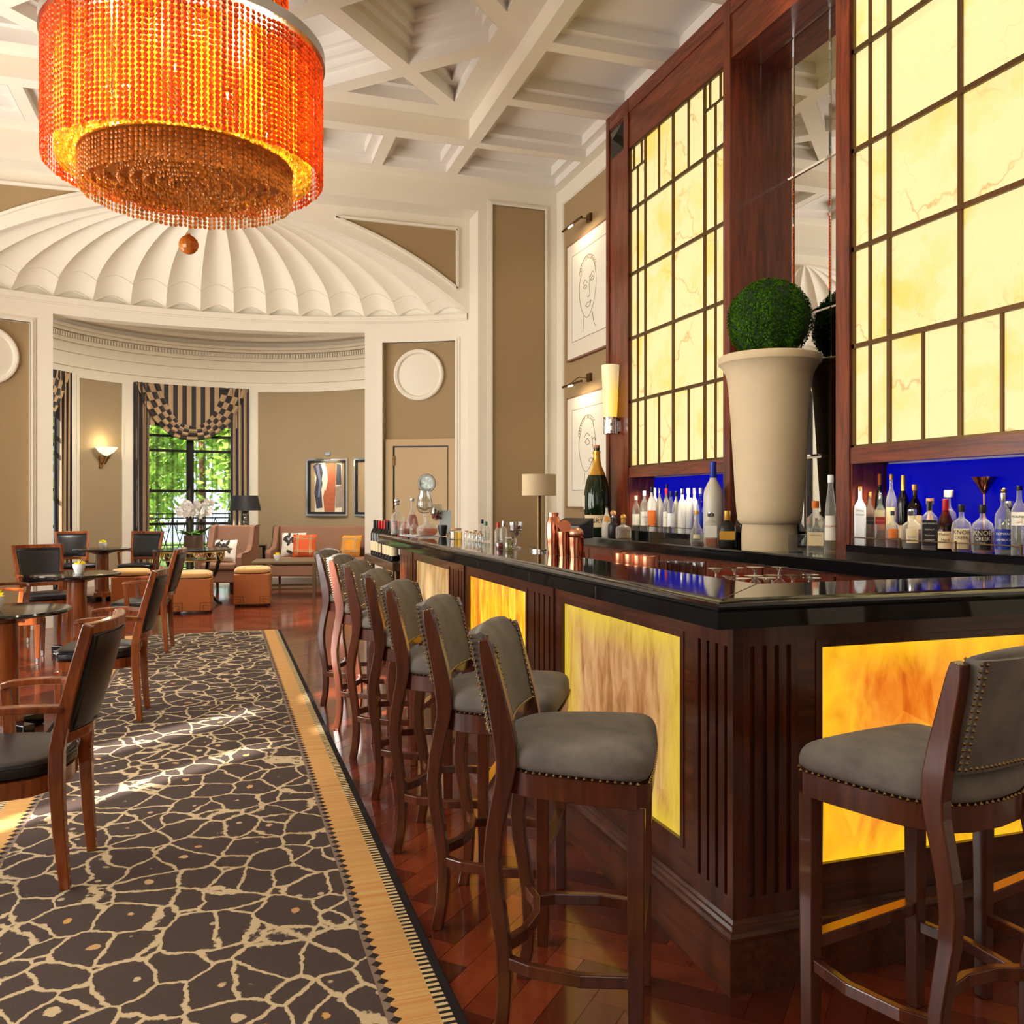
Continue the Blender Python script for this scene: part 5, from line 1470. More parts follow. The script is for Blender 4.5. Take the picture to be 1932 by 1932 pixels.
# abstract pictures on the bay wall
def bay_pic(pxa, pxb, z0, z1, lab, seed):
    a, b = bphi(pxa, BR-.04), bphi(pxb, BR-.04); m = (a+b)/2; W = (b-a)*BR
    t = thing('framed_abstract', lab, 'picture', bpt(m, BR-.012, 0), -m, 'abstract pictures on the bay wall')
    w2 = W/2
    MB().box(-w2+.03, w2-.03, -.008, .0, z0+.03, z1-.03).build('backing', M['mat'], t)
    q = MB()
    for (x0, x1, za, zb) in ((-w2, -w2+.035, z0, z1), (w2-.035, w2, z0, z1), (-w2+.035, w2-.035, z0, z0+.035), (-w2+.035, w2-.035, z1-.035, z1)): q.box(x0, x1, -.06, 0, za, zb)
    q.build('silver_frame', M['steel'], t)
    q = MB()
    for (x0, x1, za, zb) in ((-w2+.035, -w2+.075, z0+.035, z1-.035), (w2-.075, w2-.035, z0+.035, z1-.035), (-w2+.075, w2-.075, z0+.035, z0+.075), (-w2+.075, w2-.075, z1-.075, z1-.035)): q.box(x0, x1, -.045, -.004, za, zb)
    q.build('black_fillet', M['black'], t)
    H = z1-z0; X = lambda u: lerp(-w2+.08, w2-.08, u); Z = lambda v: lerp(z0+.08, z1-.08, v)
    shapes = [([(.06, .94), (.16, 1.0), (.30, .98), (.38, .70), (.30, .45), (.34, .08), (.16, .06), (.10, .40), (.16, .7)], srgb(60, 62, 78)),
              ([(.14, .95), (.22, .98), (.30, .62), (.26, .30), (.20, .3), (.24, .6)], srgb(112, 122, 146)), ([(.40, .0), (.36, .3), (.46, .6), (.42, 1.0), (.74, 1.0), (.72, .55), (.70, .0)], srgb(176, 96, 66)),
              ([(.44, .42), (.36, .52), (.32, .66), (.36, .82), (.46, .92), (.50, .66)], srgb(232, 222, 200)), ([(.76, .98), (.88, .96), (.90, .55), (.74, .55)], srgb(70, 72, 84)), ([(.72, .52), (.92, .54), (.98, .1), (.72, .08)], srgb(150, 134, 124))]
    if seed: shapes = [([(.2, 1), (.55, .9), (.35, .5), (.6, .1), (.2, .0), (.1, .5)], srgb(90, 96, 120)), ([(.15, .45), (.35, .40), (.33, .1), (.2, .05)], srgb(190, 130, 100))]
    for k, (poly, col) in enumerate(shapes):
        MB().prism_y([(X(u), Z(v)) for u, v in poly], -.011-.001*k, -.009).build('painted_shape', plain(f'paint_{seed}_{k}', col, .6, var=.25, scale=20), t)
    l = thing('picture_light', f'small chrome picture lamp over the {"right-hand" if seed else "red and grey"} abstract picture', 'lamp', bpt(m, BR-.012, 0), -m)
    MB().box(-.05, .05, -.025, 0, z1+.06, z1+.12).build('wall_block', M['chrome'], l); MB().tube([(0, -.02, z1+.08), (0, -.14, z1+.06), (0, -.18, z1-.02)], .005, 6).build('arm', M['chrome'], l)
    MB().tube([(-.15, -.18, z1-.02), (.15, -.18, z1-.02)], .011, 8).build('tube_shade', M['chrome'], l)
    p = bpt(m, BR-.22, z1-.05); light('AREA', 'picture_lamp_light', p, 3, (1, .8, .5), target=bpt(m, BR, z1-.5), shape='RECTANGLE', size=.3, size_y=.03)
bay_pic(578, 655, 1.16, 2.22, 'abstract picture of red and slate forms above the sofa', 0)
bay_pic(667, 744, 1.16, 2.22, 'abstract picture half hidden by the white pilaster', 1)
# brass bowl sconce
p_ = bphi(189, BR); t = thing('bowl_sconce', 'brass wall sconce with white glass bowl on the bay panel', 'wall light', bpt(p_, BR-.006, 0), -p_)
MB().lathe([(.03, 2.20), (.12, 2.26), (.18, 2.34), (.172, 2.34), (.11, 2.27), (.001, 2.22)], 24, (0, -.16, 0)).build('glass_bowl', emis('bowl_glass', (1, .86, .6), 1.3), t, smooth=True)
MB().tube([(0, -.02, 2.06), (0, -.08, 2.10), (0, -.13, 2.22)], .016, 8).build('arm', M['brass'], t); MB().box(-.03, .03, -.03, 0, 2.0, 2.2).build('wall_plate', M['brass'], t)
MB().sweep([(.02, -.09, 2.06), (.06, -.24, 2.30)], .02, .02, lat=(1, 0, 0)).build('brass_clip', M['brass'], t)
light('POINT', 'sconce_light', bpt(p_, BR-.17, 2.42), 6, (1, .76, .42), shadow_soft_size=.06)
# wine console beyond the end of the bar
t = thing('wine_console', 'dark wooden console table crowded with wine bottles past the bar end', 'table')
dk = wood('dark_console_wood', srgb(34, 22, 14), srgb(70, 48, 30), 'y', 1, .3, .2)
MB().box(1.36, 1.86, 7.20, 8.70, .83, .90).build('table_top', dk, t, bevel=.004); MB().box(1.40, 1.82, 7.24, 8.66, .20, .235).build('shelf', dk, t)
for x in (1.40, 1.78):
    for y in (7.24, 8.62): MB().box(x, x+.05, y, y+.05, 0, .83).build('leg', dk, t)
# ================================================================== glassware, bottles and bar tools
M['l_amber'] = glass('amber_spirit', (.80, .36, .04), clear=1); M['l_dark'] = glass('brown_spirit', (.50, .17, .05), clear=1); M['l_gold'] = glass('gold_spirit', (.92, .76, .30), clear=1)
M['l_red'] = glass('red_cordial', (.72, .07, .03), clear=1); M['l_clear'] = glass('water_clear', (.93, .95, .94), clear=1); M['g_blue'] = glass('blue_tint_glass', (.75, .82, .98)); M['g_green'] = glass('green_tint_glass', (.45, .8, .10)); M['g_smoke'] = glass('smoke_glass', (.25, .22, .2))
def bottle_glass():
    t = NT('bottle_glass'); tr = t.n('ShaderNodeBsdfTransparent'); tr.inputs[0].default_value = (.90, .90, .87, 1)
    d = t.n('ShaderNodeBsdfPrincipled'); d.inputs['Base Color'].default_value = (.78, .74, .64, 1); d.inputs['Roughness'].default_value = .08
    lw = t.n('ShaderNodeLayerWeight'); lw.inputs[0].default_value = .3
    f = t.math('MULTIPLY_ADD', lw.outputs['Facing'], .55, .14, clamp=True)
    m = t.n('ShaderNodeMixShader'); t.put(m.inputs[0], f); t.link(tr.outputs[0], m.inputs[1]); t.link(d.outputs[0], m.inputs[2]); t.link(m.outputs[0], t.out.inputs[0]); return t.mat
M['bglass'] = bottle_glass()
_txt = {}
def text_mesh(body, size):
    if (body, size) in _txt: return _txt[(body, size)]
    cu = bpy.data.curves.new('lettering', 'FONT'); cu.body = body; cu.size = size; cu.align_x = 'CENTER'; cu.align_y = 'CENTER'; cu.resolution_u = 3
    ob = bpy.data.objects.new('lettering', cu); C.objects.link(ob)
    dg = bpy.context.evaluated_depsgraph_get(); me = ob.evaluated_get(dg).to_mesh()
    r = ([tuple(v.co) for v in me.vertices], [tuple(p.vertices) for p in me.polygons])
    ob.evaluated_get(dg).to_mesh_clear(); bpy.data.objects.remove(ob); bpy.data.curves.remove(cu)
    _txt[(body, size)] = r; return r
KIND = {  # (radius fraction, height fraction) of the silhouette
 'round': [(.001, 0), (.94, 0), (1, .02), (1, .60), (.92, .68), (.60, .76), (.36, .81), (.32, .86), (.32, 1.0)],
 'square': [(.001, 0), (.95, 0), (1, .02), (1, .62), (.93, .69), (.55, .76), (.34, .80), (.32, .84), (.32, 1.0)],
 'squat': [(.001, 0), (.90, 0), (1, .04), (1, .52), (.90, .62), (.5, .70), (.27, .75), (.25, .80), (.25, 1.0)],
 'slope': [(.001, 0), (.92, 0), (1, .03), (.98, .40), (.80, .56), (.48, .72), (.30, .82), (.27, .88), (.27, 1.0)],
 'bell': [(.001, 0), (.84, 0), (.96, .05), (1, .16), (.95, .30), (.70, .48), (.42, .60), (.26, .68), (.22, .76), (.22, 1.0)],
 'tall': [(.001, 0), (.96, 0), (1, .02), (.94, .30), (.74, .58), (.50, .78), (.36, .86), (.34, .92), (.34, 1.0)],
 'ball': [(.001, 0), (.55, 0), (.85, .08), (1, .25), (.97, .40), (.75, .54), (.42, .62), (.26, .67), (.22, .74), (.22, 1.0)],
 'champ': [(.001, 0), (.93, 0), (1, .015), (1, .42), (.97, .50), (.83, .62), (.55, .73), (.34, .80), (.27, .86), (.25, .93), (.27, .94), (.27, .965), (.22, .97), (.22, 1.0)],
 'ship': [(.001, 0), (.50, 0), (.55, .08), (.96, .24), (1, .30), (.92, .33), (.62, .45), (.46, .60), (.28, .72), (.17, .80), (.15, 1.0)]}
def rad_at(prof, f):
    for (r0, f0), (r1, f1) in zip(prof, prof[1:]):
        if f0 <= f <= f1 and f1 > f0: return lerp(r0, r1, (f-f0)/(f1-f0))
    return prof[-1][0]
def face_cam(x, y, extra=0): return atan2(-x, y)+extra
def wrapped(mb, pts, R, z, sq, mi=0): pass
def bottle(label, x, y, z, h, w, kind='round', gl='bglass', liq=None, cap=('steel', .12, 1.15), lab=None, texts=(), rot=0, group=None, name='bottle', flat=1.0, cat='bottle', knob=None):
    t = thing(name, label, cat, (x, y, z), face_cam(x, y, rot), group); R = w/2; P = KIND[kind]; sq = .6 if kind == 'square' else 0
    hh = h*.97
    MB().lathe([(max(r*R, .0008), f*hh) for r, f in P], 20, sq=sq, sy=flat).build('glass', M[gl], t, smooth=True, ang=35)
    if liq:
        pr = [(r*R*.93, f*hh) for r, f in P if f <= liq[1]]; pr[0] = (.0008, .006); pr[1] = (pr[1][0], .006)
        pr += [(rad_at(P, liq[1])*R*.93, liq[1]*hh), (.0008, liq[1]*hh)]
        MB().lathe(pr, 18, sq=sq, sy=flat).build('liquor', M[liq[0]], t, smooth=True, ang=35)
    if cap:
        m, f, k = cap; rn = P[-1][0]*R*k
        MB().lathe([(rn*.98, (1-f)*h), (rn, (1-f)*h+.001), (rn, h*.995), (rn*.9, h), (.0008, h)], 16).build('cap', M[m], t, smooth=True, ang=35)
    if knob: MB().sphere((0, 0, h+knob[1]*.8), knob[1], 12, 8).build('stopper_ball', M[knob[0]], t, smooth=True)
    if lab:
        m, f0, f1 = lab[:3]; wide = lab[3] if len(lab) > 3 else 1.15
        q = MB()
        if sq or flat < .99:
            yy = -R*flat*(1.0 if not sq else .985)-.0008; hw = R*.88
            q.add([(-hw, yy, f0*hh), (hw, yy, f0*hh), (hw, yy, f1*hh), (-hw, yy, f1*hh)], [(0, 1, 2, 3)])
            curve = None
        else:
            n = 12; rr = lambda f: rad_at(P, f)*R+.0008
            q.grid(lambda u, v: (lambda a, r_: (r_*sin(a), -r_*cos(a), lerp(f0, f1, v)*hh))(lerp(-wide, wide, u), rr(lerp(f0, f1, v))), n, 3)
            curve = True
        lo = q.build('paper_label', M[m], t, smooth=True, recalc=False)
        for (s, f, sz, col) in texts:
            V, Fc = text_mesh(s, 1.0); k = sz*w; zc_ = f*hh; q = MB()
            if curve:
                r_ = rad_at(P, f)*R+.0018
                q.add([(r_*sin(a*k/r_), -r_*cos(a*k/r_), zc_+b*k) for a, b, c in V], Fc)
            else: q.add([(a*k, yy-.0008, zc_+b*k) for a, b, c in V], Fc)
            q.build('lettering', M[col], lo, recalc=False)
    return t
def shelf_b(px, X, top, wpx, label, base=1.15, **kw):
    y = on_x(px, X); d = depth(X, y); h = z_at(X, y, top)-base; return bottle(label, X, y, base, h, wpx*d/F_PX, **kw)
G1 = 'spirits on the right display shelf'; G2 = 'clear spirits on the left display shelf'; G3 = 'bottles on the back counter'
M['cardw'] = plain('white_glazed_bottle', srgb(236, 238, 240), .2, var=.01); M['clay'] = plain('fired_clay', srgb(178, 140, 112), .6); M['lblack'] = plain('black_label', srgb(22, 20, 20), .4); M['lred'] = plain('red_label', srgb(150, 24, 24), .4); M['navy'] = plain('navy_cap', srgb(24, 30, 70), .4); M['greencap'] = plain('green_cap', srgb(20, 110, 60), .4); M['gcap'] = plain('gold_cap', srgb(206, 150, 70), .35, .4)
shelf_b(1622.7, 3.64, 917.5, 21, 'glossy white square bottle with gold cap at the shelf end', kind='square', gl='cardw', cap=('gcap', .09, 1.1), lab=('cardw', .50, .66), texts=[('White', .60, .26, 'ink'), ('Walker', .53, .24, 'ink')], group=G1)
shelf_b(1641, 3.72, 928, 17, 'square whisky bottle with slanted black label', kind='square', liq=('l_amber', .60), cap=('gcap', .10, 1.1), lab=('lblack', .40, .54), texts=[('BLACK LABEL', .47, .13, 'gcap')], group=G1)
shelf_b(1661, 3.68, 930, 20, 'square whisky bottle with red label', kind='square', liq=('l_amber', .42), cap=('steel', .12, 1.1), lab=('lred', .42, .56), texts=[('Red Label', .49, .2, 'gcap')], group=G1)
shelf_b(1659, 3.80, 894, 20, 'tall dark bottle with orange and white neck band', kind='round', gl='champ', cap=('orange', .16, 1.15), lab=('paperc', .2, .5), group=G1)
shelf_b(1681.5, 3.81, 894.5, 19, 'tall clear bottle with gold stopper and cream label', kind='round', liq=('l_gold', .5), cap=('gcap', .08, 1.2), lab=('paperc', .15, .55), group=G1)
shelf_b(1704, 3.81, 897, 21, 'tall dark bottle with shiny gold neck foil', kind='round', gl='winered', cap=('goldfoil', .26, 1.2), lab=('paperc', .1, .3), group=G1)
shelf_b(1726, 3.80, 914, 26, 'dark whisky bottle with broad cream label and gold cap', kind='round', gl='l_dark', liq=('l_dark', .7), cap=('gcap', .10, 1.2), lab=('paperc', .10, .52), group=G1)
shelf_b(1684, 3.65, 964, 23, 'small bottle with orange square label', kind='squat', liq=('l_amber', .5), cap=('black', .12, 1.3), lab=('orange', .25, .52, .7), group=G1)
shelf_b(1721, 3.65, 961, 36, 'squat decanter bottle with cream shield label and blue band', kind='squat', liq=('l_dark', .5), cap=('crystal', .16, 1.7), lab=('paperc', .14, .52, .6), texts=[('Crown', .30, .15, 'blue'), ('Royal', .22, .15, 'blue')], group=G1)
shelf_b(1754.6, 3.81, 940, 27, 'clay bottle with round wooden stopper', kind='bell', gl='clay', cap=('cork', .12, 2.3), group=G1)
shelf_b(1753.7, 3.65, 945, 28, 'square bottle with black and white label', kind='square', liq=('l_dark', .45), cap=('black', .2, 1.15), lab=('lblack', .08, .62), texts=[("JACK DANIEL'S", .55, .13, 'paper'), ('Old No.7', .42, .15, 'paper'), ('Tennessee', .30, .14, 'paper'), ('WHISKEY', .20, .15, 'paper')], group=G1)
shelf_b(1783.8, 3.65, 941.4, 34, 'square shouldered bottle with dripping red wax neck', kind='slope', gl='l_dark', liq=('l_dark', .55), cap=('red', .27, 1.25), lab=('paperc', .04, .38, .85), texts=[("Maker's", .32, .22, 'ink'), ('Mark', .21, .22, 'ink')], group=G1)
shelf_b(1790, 3.81, 925, 28, 'clear decanter with frosted cup stopper', kind='squat', liq=('l_red', .4), cap=('frost', .12, 2.4), group=G1)
shelf_b(1814, 3.65, 952, 35, 'flask bottle with cream label and black capitals', kind='squat', liq=('l_amber', .44), cap=('black', .16, 1.4), lab=('paperc', .06, .50, .8), texts=[('KNOB', .42, .32, 'ink'), ('CREEK', .30, .24, 'ink')], group=G1)
shelf_b(1854, 3.65, 952, 38, 'flask bottle with black label and cream capitals', kind='squat', liq=('l_amber', .44), cap=('black', .18, 1.4), lab=('lblack', .06, .50, .8), texts=[('KNOB', .42, .32, 'paperc'), ('CREEK', .30, .24, 'paperc'), ('RYE', .20, .15, 'paperc')], group=G1)
shelf_b(1893.6, 3.65, 930, 30, 'clear bottle with bold blue label and silver cap', kind='round', liq=('l_clear', .6), cap=('steel', .14, 1.3), lab=('blue', .08, .42), texts=[('ROMANA', .34, .22, 'paper'), ('SAMBUCA', .24, .20, 'paper')], knob=('gold', .014), group=G1)
shelf_b(1923, 3.65, 916.6, 28, 'clear bottle with white label and black screw cap', kind='round', liq=('l_clear', .6), cap=('black', .07, 1.2), lab=('paper', .44, .64), texts=[('MOLINARI', .57, .22, 'ink'), ('extra', .49, .14, 'red')], group=G1)
shelf_b(1904, 3.80, 945, 48, 'round dark crystal decanter behind the blue-labelled bottle', kind='ball', gl='g_smoke', liq=('l_dark', .4), cap=('crystal', .12, 1.6), group=G1)
y_ = on_x(1857, 3.80); t = thing('martini_glass', 'copper-rimmed martini glass standing at the back of the shelf', 'glass', (3.80, y_, 1.15)); hm = z_at(3.80, y_, 900)-1.15
MB().lathe([(.05, 0), (.05, .004), (.006, .008), (.005, hm-.09), (.012, hm-.085), (.062, hm), (.059, hm), (.01, hm-.08), (.001, hm-.08)], 24).build('bowl', M['copper'], t, smooth=True)
# left shelf
LS = [(1200, 3.66, 935, 15, 'clear bottle with white cap nearest the shelf end', 'bglass', 'vod', 'paper', None), (1215.7, 3.72, 926, 16, 'clear bottle with black lettered label', 'bglass', 'white', 'paper', 'lblack'),
      (1229.8, 3.66, 918, 17, 'pale bottle with tan label and dark neck', 'vod', 'black', 'orange', None), (1244.6, 3.74, 921, 13, 'frosted slim bottle with silver cap', 'frost', 'steel', None, None),
      (1257, 3.70, 922, 13, 'clear bottle with red and blue striped label', 'bglass', 'red', 'paper', 'red'), (1266, 3.66, 927, 15, 'clear bottle with pale blue label', 'bglass', 'navy', 'white', None),
      (1276, 3.73, 927, 15, 'frosted bottle with black cap', 'frost', 'black', None, None), (1287, 3.66, 922, 17, 'frosted bottle with orange emblem', 'vod', 'steel', None, 'orange'),
      (1298.5, 3.71, 921, 17, 'white bottle with blue tag at the neck', 'vod', 'white', None, 'blue'), (1310, 3.78, 921, 16, 'white bottle behind the green one', 'vod', 'white', None, None),
      (1322, 3.70, 920.6, 16, 'bluish clear bottle beside the giant frosted bottle', 'g_blue', 'white', 'blue', None), (1258, 3.81, 913, 13, 'dark blue bottle at the back of the left shelf', 'navy', 'navy', None, None),
      (1236, 3.81, 920, 13, 'slim white bottle at the back beside the pale one', 'vod', 'white', None, None)]
for px, X, top, wp, lab_, gl_, cp_, lb_, tx_ in LS:
    shelf_b(px, X, top, wp, lab_, gl=gl_, cap=(cp_, .13, 1.25), lab=(lb_, .12, .48) if lb_ else None, texts=[('GLACIER' if False else 'VODKA', .34, .2, tx_)] if tx_ and lb_ else (), liq=('l_clear', .6) if gl_ == 'bglass' else None, group=G2)
# back counter
BK = 1.085
def counter_b(px, yb, top, wpx, label, X=None, **kw):
    p = on_z(px, yb, BK) if X is None else Vector((X, on_x(px, X), BK))
    d = depth(p.x, p.y); h = z_at(p.x, p.y, top)-BK; return bottle(label, p.x, p.y, BK, h, wpx*d/F_PX, group=G3, **kw)
counter_b(1126, 0, 840, 49, 'giant dark green champagne bottle with gold foil neck', X=3.43, kind='champ', gl='champ', cap=('cork', .03, 1.0), lab=('paperc', .10, .24, .9), texts=[('INGRY', .17, .26, 'ink')], name='champagne_bottle', rot=-.25)
t = bpy.data.objects['champagne_bottle']; Rb_ = 49*depth(t.location.x, t.location.y)/F_PX/2; Hb_ = z_at(t.location.x, t.location.y, 840)-BK
MB().lathe([(r*Rb_*1.02+.001, f*Hb_*.97) for r, f in ((.66, .69), (.55, .73), (.34, .80), (.27, .86), (.25, .93), (.27, .94), (.27, .965))], 20).build('neck_foil', M['goldfoil'], t, smooth=True)
q = MB(); q.grid(lambda u, v: (lambda a, r_: (r_*sin(a), -r_*cos(a), lerp(.30, .46, v)*Hb_*.97))(lerp(-1.5, -.9, u), Rb_*.995+.001), 6, 2); q.build('back_label', M['paper'], t, recalc=False)
counter_b(1345.5, 0, 871, 36, 'giant frosted vodka bottle with royal blue neck', X=3.50, kind='round', gl='frost', cap=('blue', .24, 1.08), name='vodka_bottle')
counter_b(1145, 1012, 955, 20, 'frosted bottle with yellow shoulder label', kind='slope', gl='frost', cap=('black', .06, 1.4), lab=('gcap', .5, .7, .7))
counter_b(1157, 1014, 973, 20, 'small dark bottle with round cork between frosted and gold bottles', kind='squat', gl='lblack', cap=('steel', .1, 1.2), knob=('cork', .028))
counter_b(1176, 1016, 980, 29, 'squat clear bottle of golden tequila with ball stopper', kind='squat', liq=('l_gold', .5), cap=('gcap', .18, 1.2), knob=('gcap', .026))
counter_b(1305, 1018, 939, 15, 'slender bright green glass bottle', kind='round', gl='g_green', liq=('g_green', .5), cap=('paper', .14, 1.2), lab=('lblack', .12, .34))
counter_b(1314.6, 1028, 963.6, 26, 'bell-shaped cognac bottle nearly empty', kind='bell', liq=('l_dark', .10), cap=('goldfoil', .10, 1.6), lab=('paperc', .2, .32, .5))
counter_b(1341, 1031, 966, 25, 'square shouldered decanter with white label and little amber left', kind='square', liq=('l_amber', .25), cap=('crystal', .14, 1.6), lab=('paper', .28, .62))
counter_b(1372, 1033, 963.6, 32, 'round ribbed black bottle with gold oval medallion', kind='squat', gl='lblack', cap=('goldfoil', .26, 1.5), lab=('goldfoil', .22, .46, .4), flat=.7)
counter_b(1398, 1030, 939, 46, 'broad-based dark decanter bottle beside the urn', kind='ship', gl='winered', cap=('paper', .16, 1.4))
counter_b(1538.6, 1044, 945, 32, 'square clear bottle with pale yellow label', kind='square', liq=('l_clear', .5), cap=('orange', .14, 1.3), lab=('paperc', .16, .42), texts=[('MARASCHINO', .36, .10, 'ink')])
counter_b(1567, 1045, 896, 26, 'very tall slim bottle of yellow liqueur', kind='tall', liq=('l_gold', .36), cap=('white', .10, 1.2), lab=('paper', .18, .50, 1.0), texts=[('GALLIANO', .36, .22, 'lred')])
p = on_z(1506, 1042, BK); t = thing('glass_block', 'rippled clear glass block beside the urn foot', 'ornament', p, face_cam(p.x, p.y)); MB().box(-.06, .06, -.05, .05, 0, .115).build('block', glass('rippled_glass', (.85, .88, .87), .15), t, bevel=.004)
for o in list(t.children): o.name = 'block'

# ---- things on the bar top
TZ_ = BT+.0006
def bt(px, py): return on_z(px, py, TZ_)
def px2m(p, n): return n*depth(p.x, p.y)/F_PX
def hgt(p, top): return z_at(p.x, p.y, top)-p.z
p = bt(1044.5, 1045); h = hgt(p, 967); R = px2m(p, 14.5)
t = thing('cocktail_shaker', 'tall polished copper cocktail shaker', 'shaker', p)
MB().lathe([(.001, 0), (R*.74, 0), (R*.92, h*.30), (R, h*.60), (R*.98, h*.64), (R*.95, h*.74), (R*.72, h*.88), (R*.66, h*.92), (R*.74, h*.98), (R*.72, h), (.001, h)], 28).build('tin', M['copper'], t, smooth=True, ang=35)
p = bt(1065.5, 1048); h = hgt(p, 1003); R = px2m(p, 13.5)
t = thing('mixing_tin', 'copper mixing tin with a spring strainer hooked on the rim', 'shaker', p)
MB().lathe([(.001, 0), (R*.72, 0), (R*.9, h*.5), (R, h), (R*.96, h), (.001, .01)], 28).build('tin', M['copper'], t, smooth=True)
q = MB().lathe([(R*.55, -.003), (R*.92, -.003), (R*.95, .003), (R*.6, .003), (.001, .002)], 24); q.xf(Matrix.Translation((0, 0, h+R*.7)) @ Matrix.Rotation(radians(70), 4, 'X')); q.build('strainer', M['copper'], t, smooth=True)
p = bt(1087.5, 1051.5); h = hgt(p, 1014); R = px2m(p, 14.5)
t = thing('copper_tumbler', 'copper tumbler topped by a fine mesh strainer', 'shaker', p)
MB().lathe([(.001, 0), (R*.78, 0), (R*.92, h*.5), (R, h), (R*.96, h), (.001, .01)], 28).build('tin', M['copper'], t, smooth=True)
MB().sphere((0, 0, h+R*.55), R*.92, 18, 12, .85).build('mesh_strainer', plain('copper_mesh', srgb(206, 150, 116), .35, 1, var=.5, scale=300), t, smooth=True)
# lamp on the bar
p = bt(1017, 1040); zt = z_at(p.x, p.y, 895)-p.z; zb_ = z_at(p.x, p.y, 935)-p.z; R = px2m(p, 32)
t = thing('bar_lamp', 'bronze stick lamp with linen drum shade on the bar top', 'lamp', p)
MB().lathe([(.001, 0), (.04, 0), (.04, .012), (.001, .014)], 24).build('base', M['crystal'], t, smooth=True); MB().tube([(0, 0, .012), (0, 0, zb_+.02)], .0115, 12).build('stem', M['bronze'], t, smooth=True)
MB().lathe([(R, zb_), (R, zt), (R*.985, zt), (R*.985, zb_)], 40).build('shade', M['linen'], t, smooth=True, ang=30)
MB().lathe([(.001, zb_), (.02, zb_), (.02, zb_+.012), (.001, zb_+.012)], 14).build('finial', M['brass'], t)
light('POINT', 'bar_lamp_bulb', (p.x, p.y, p.z+(zt+zb_)/2), .5, (1, .8, .5), shadow_soft_size=.03)
p = bt(1012, 1037); t = thing('glass_ashtray', 'small clear glass dish beside the lamp foot', 'dish', p); MB().lathe([(.001, 0), (.036, 0), (.04, .018), (.035, .018), (.03, .006), (.001, .005)], 20).build('dish', M['clear'], t, smooth=True)
# jars and bottles in the middle of the bar
def jar(px, yb, top, wpx, label, fill, lid=None, group=None, fl=.75):
    p = bt(px, yb); h = hgt(p, top); R = px2m(p, wpx/2); t = thing('glass_jar', label, 'jar', p, 0, group)
    MB().lathe([(.001, 0), (R*.92, 0), (R, h*.05), (R, h*.8), (R*.8, h*.9), (R*.82, h), (R*.78, h), (.001, h*.9)], 18).build('glass', M['clear'], t, smooth=True)
    if fill:
        if fill == 'olives':
            q = MB(); r = random.Random(5)
            for k in range(34): a = r.uniform(0, 2*pi); rr = R*.78*sqrt(r.random()); q.sphere((rr*cos(a), rr*sin(a), r.uniform(.1, fl)*h), R*.2, 7, 5)
            q.build('olives', plain('green_olive', srgb(150, 140, 50), .4), t, smooth=True)['kind'] = 'stuff'
        else: MB().lathe([(.001, h*.04), (R*.9, h*.04), (R*.94, h*fl), (.001, h*fl)], 16).build('filling', M[fill], t, smooth=True)
    if lid: MB().lathe([(R*.84, h*.97), (R*.86, h*1.0), (R*.86, h*1.12), (.001, h*1.12)], 16).build('lid', M[lid], t)
    return t
for k, (px, yb) in enumerate(((880, 1018), (887, 1019.5), (894, 1021), (901, 1022.5), (908, 1024), (897, 1017), (905, 1018.5))):
    jar(px, yb, yb-15, 8, 'tiny corked glass jar in the cluster of small jars', 'l_clear' if k % 2 else None, 'cork', 'tiny corked jars on the bar top')
jar(860, 1017.5, 999, 24, 'wide glass canister with wooden lid next to the tiny jars', 'l_gold', 'cork')
jar(943, 1036, 1019, 14, 'small jar of red cherries on the bar top', 'redl', None, None, .7); jar(961, 1040, 1016, 18, 'glass jar of green olives with cut lid', 'olives', 'crystal')
for px, yb, top, cp, lab_ in ((909.6, 1016, 980, 'navy', 'clear bottle with navy pourer cap behind the tiny jars'), (917, 1019, 984, 'greencap', 'clear bottle with green cap behind the tiny jars'), (940, 1028, 986, 'red', 'clear bottle with red cap behind the cherry jar'), (950, 1030, 983, 'steel', 'clear bottle with silver cap behind the olive jar')):
    p = bt(px, yb); bottle(lab_, p.x, p.y, p.z, hgt(p, top), px2m(p, 14), 'round', cap=(cp, .22, 1.25), liq=('l_clear', .4), group='mixer bottles on the bar top')
p = bt(973, 1034); h = hgt(p, 985); R = px2m(p, 13); t = thing('goblet_jar', 'footed glass goblet filled with dried rosebuds', 'glass', p)
MB().lathe([(.001, 0), (R*.8, 0), (R*.8, .006), (R*.15, .014), (R*.13, h*.38), (R*.6, h*.45), (R, h*.68), (R, h), (R*.95, h), (R*.9, h*.68), (.001, h*.46)], 24).build('goblet', M['clear'], t, smooth=True)
q = MB(); r = random.Random(2)
for k in range(60): a = r.uniform(0, 2*pi); z_ = r.uniform(.5, .86); rr = R*.82*min(1, (z_-.42)*3.4)*sqrt(r.random()); q.sphere((rr*cos(a), rr*sin(a), z_*h), R*.14, 5, 4)
q.build('rosebuds', m_leafy('rosebud_mix', srgb(120, 60, 70), srgb(216, 190, 170)), t)['kind'] = 'stuff'
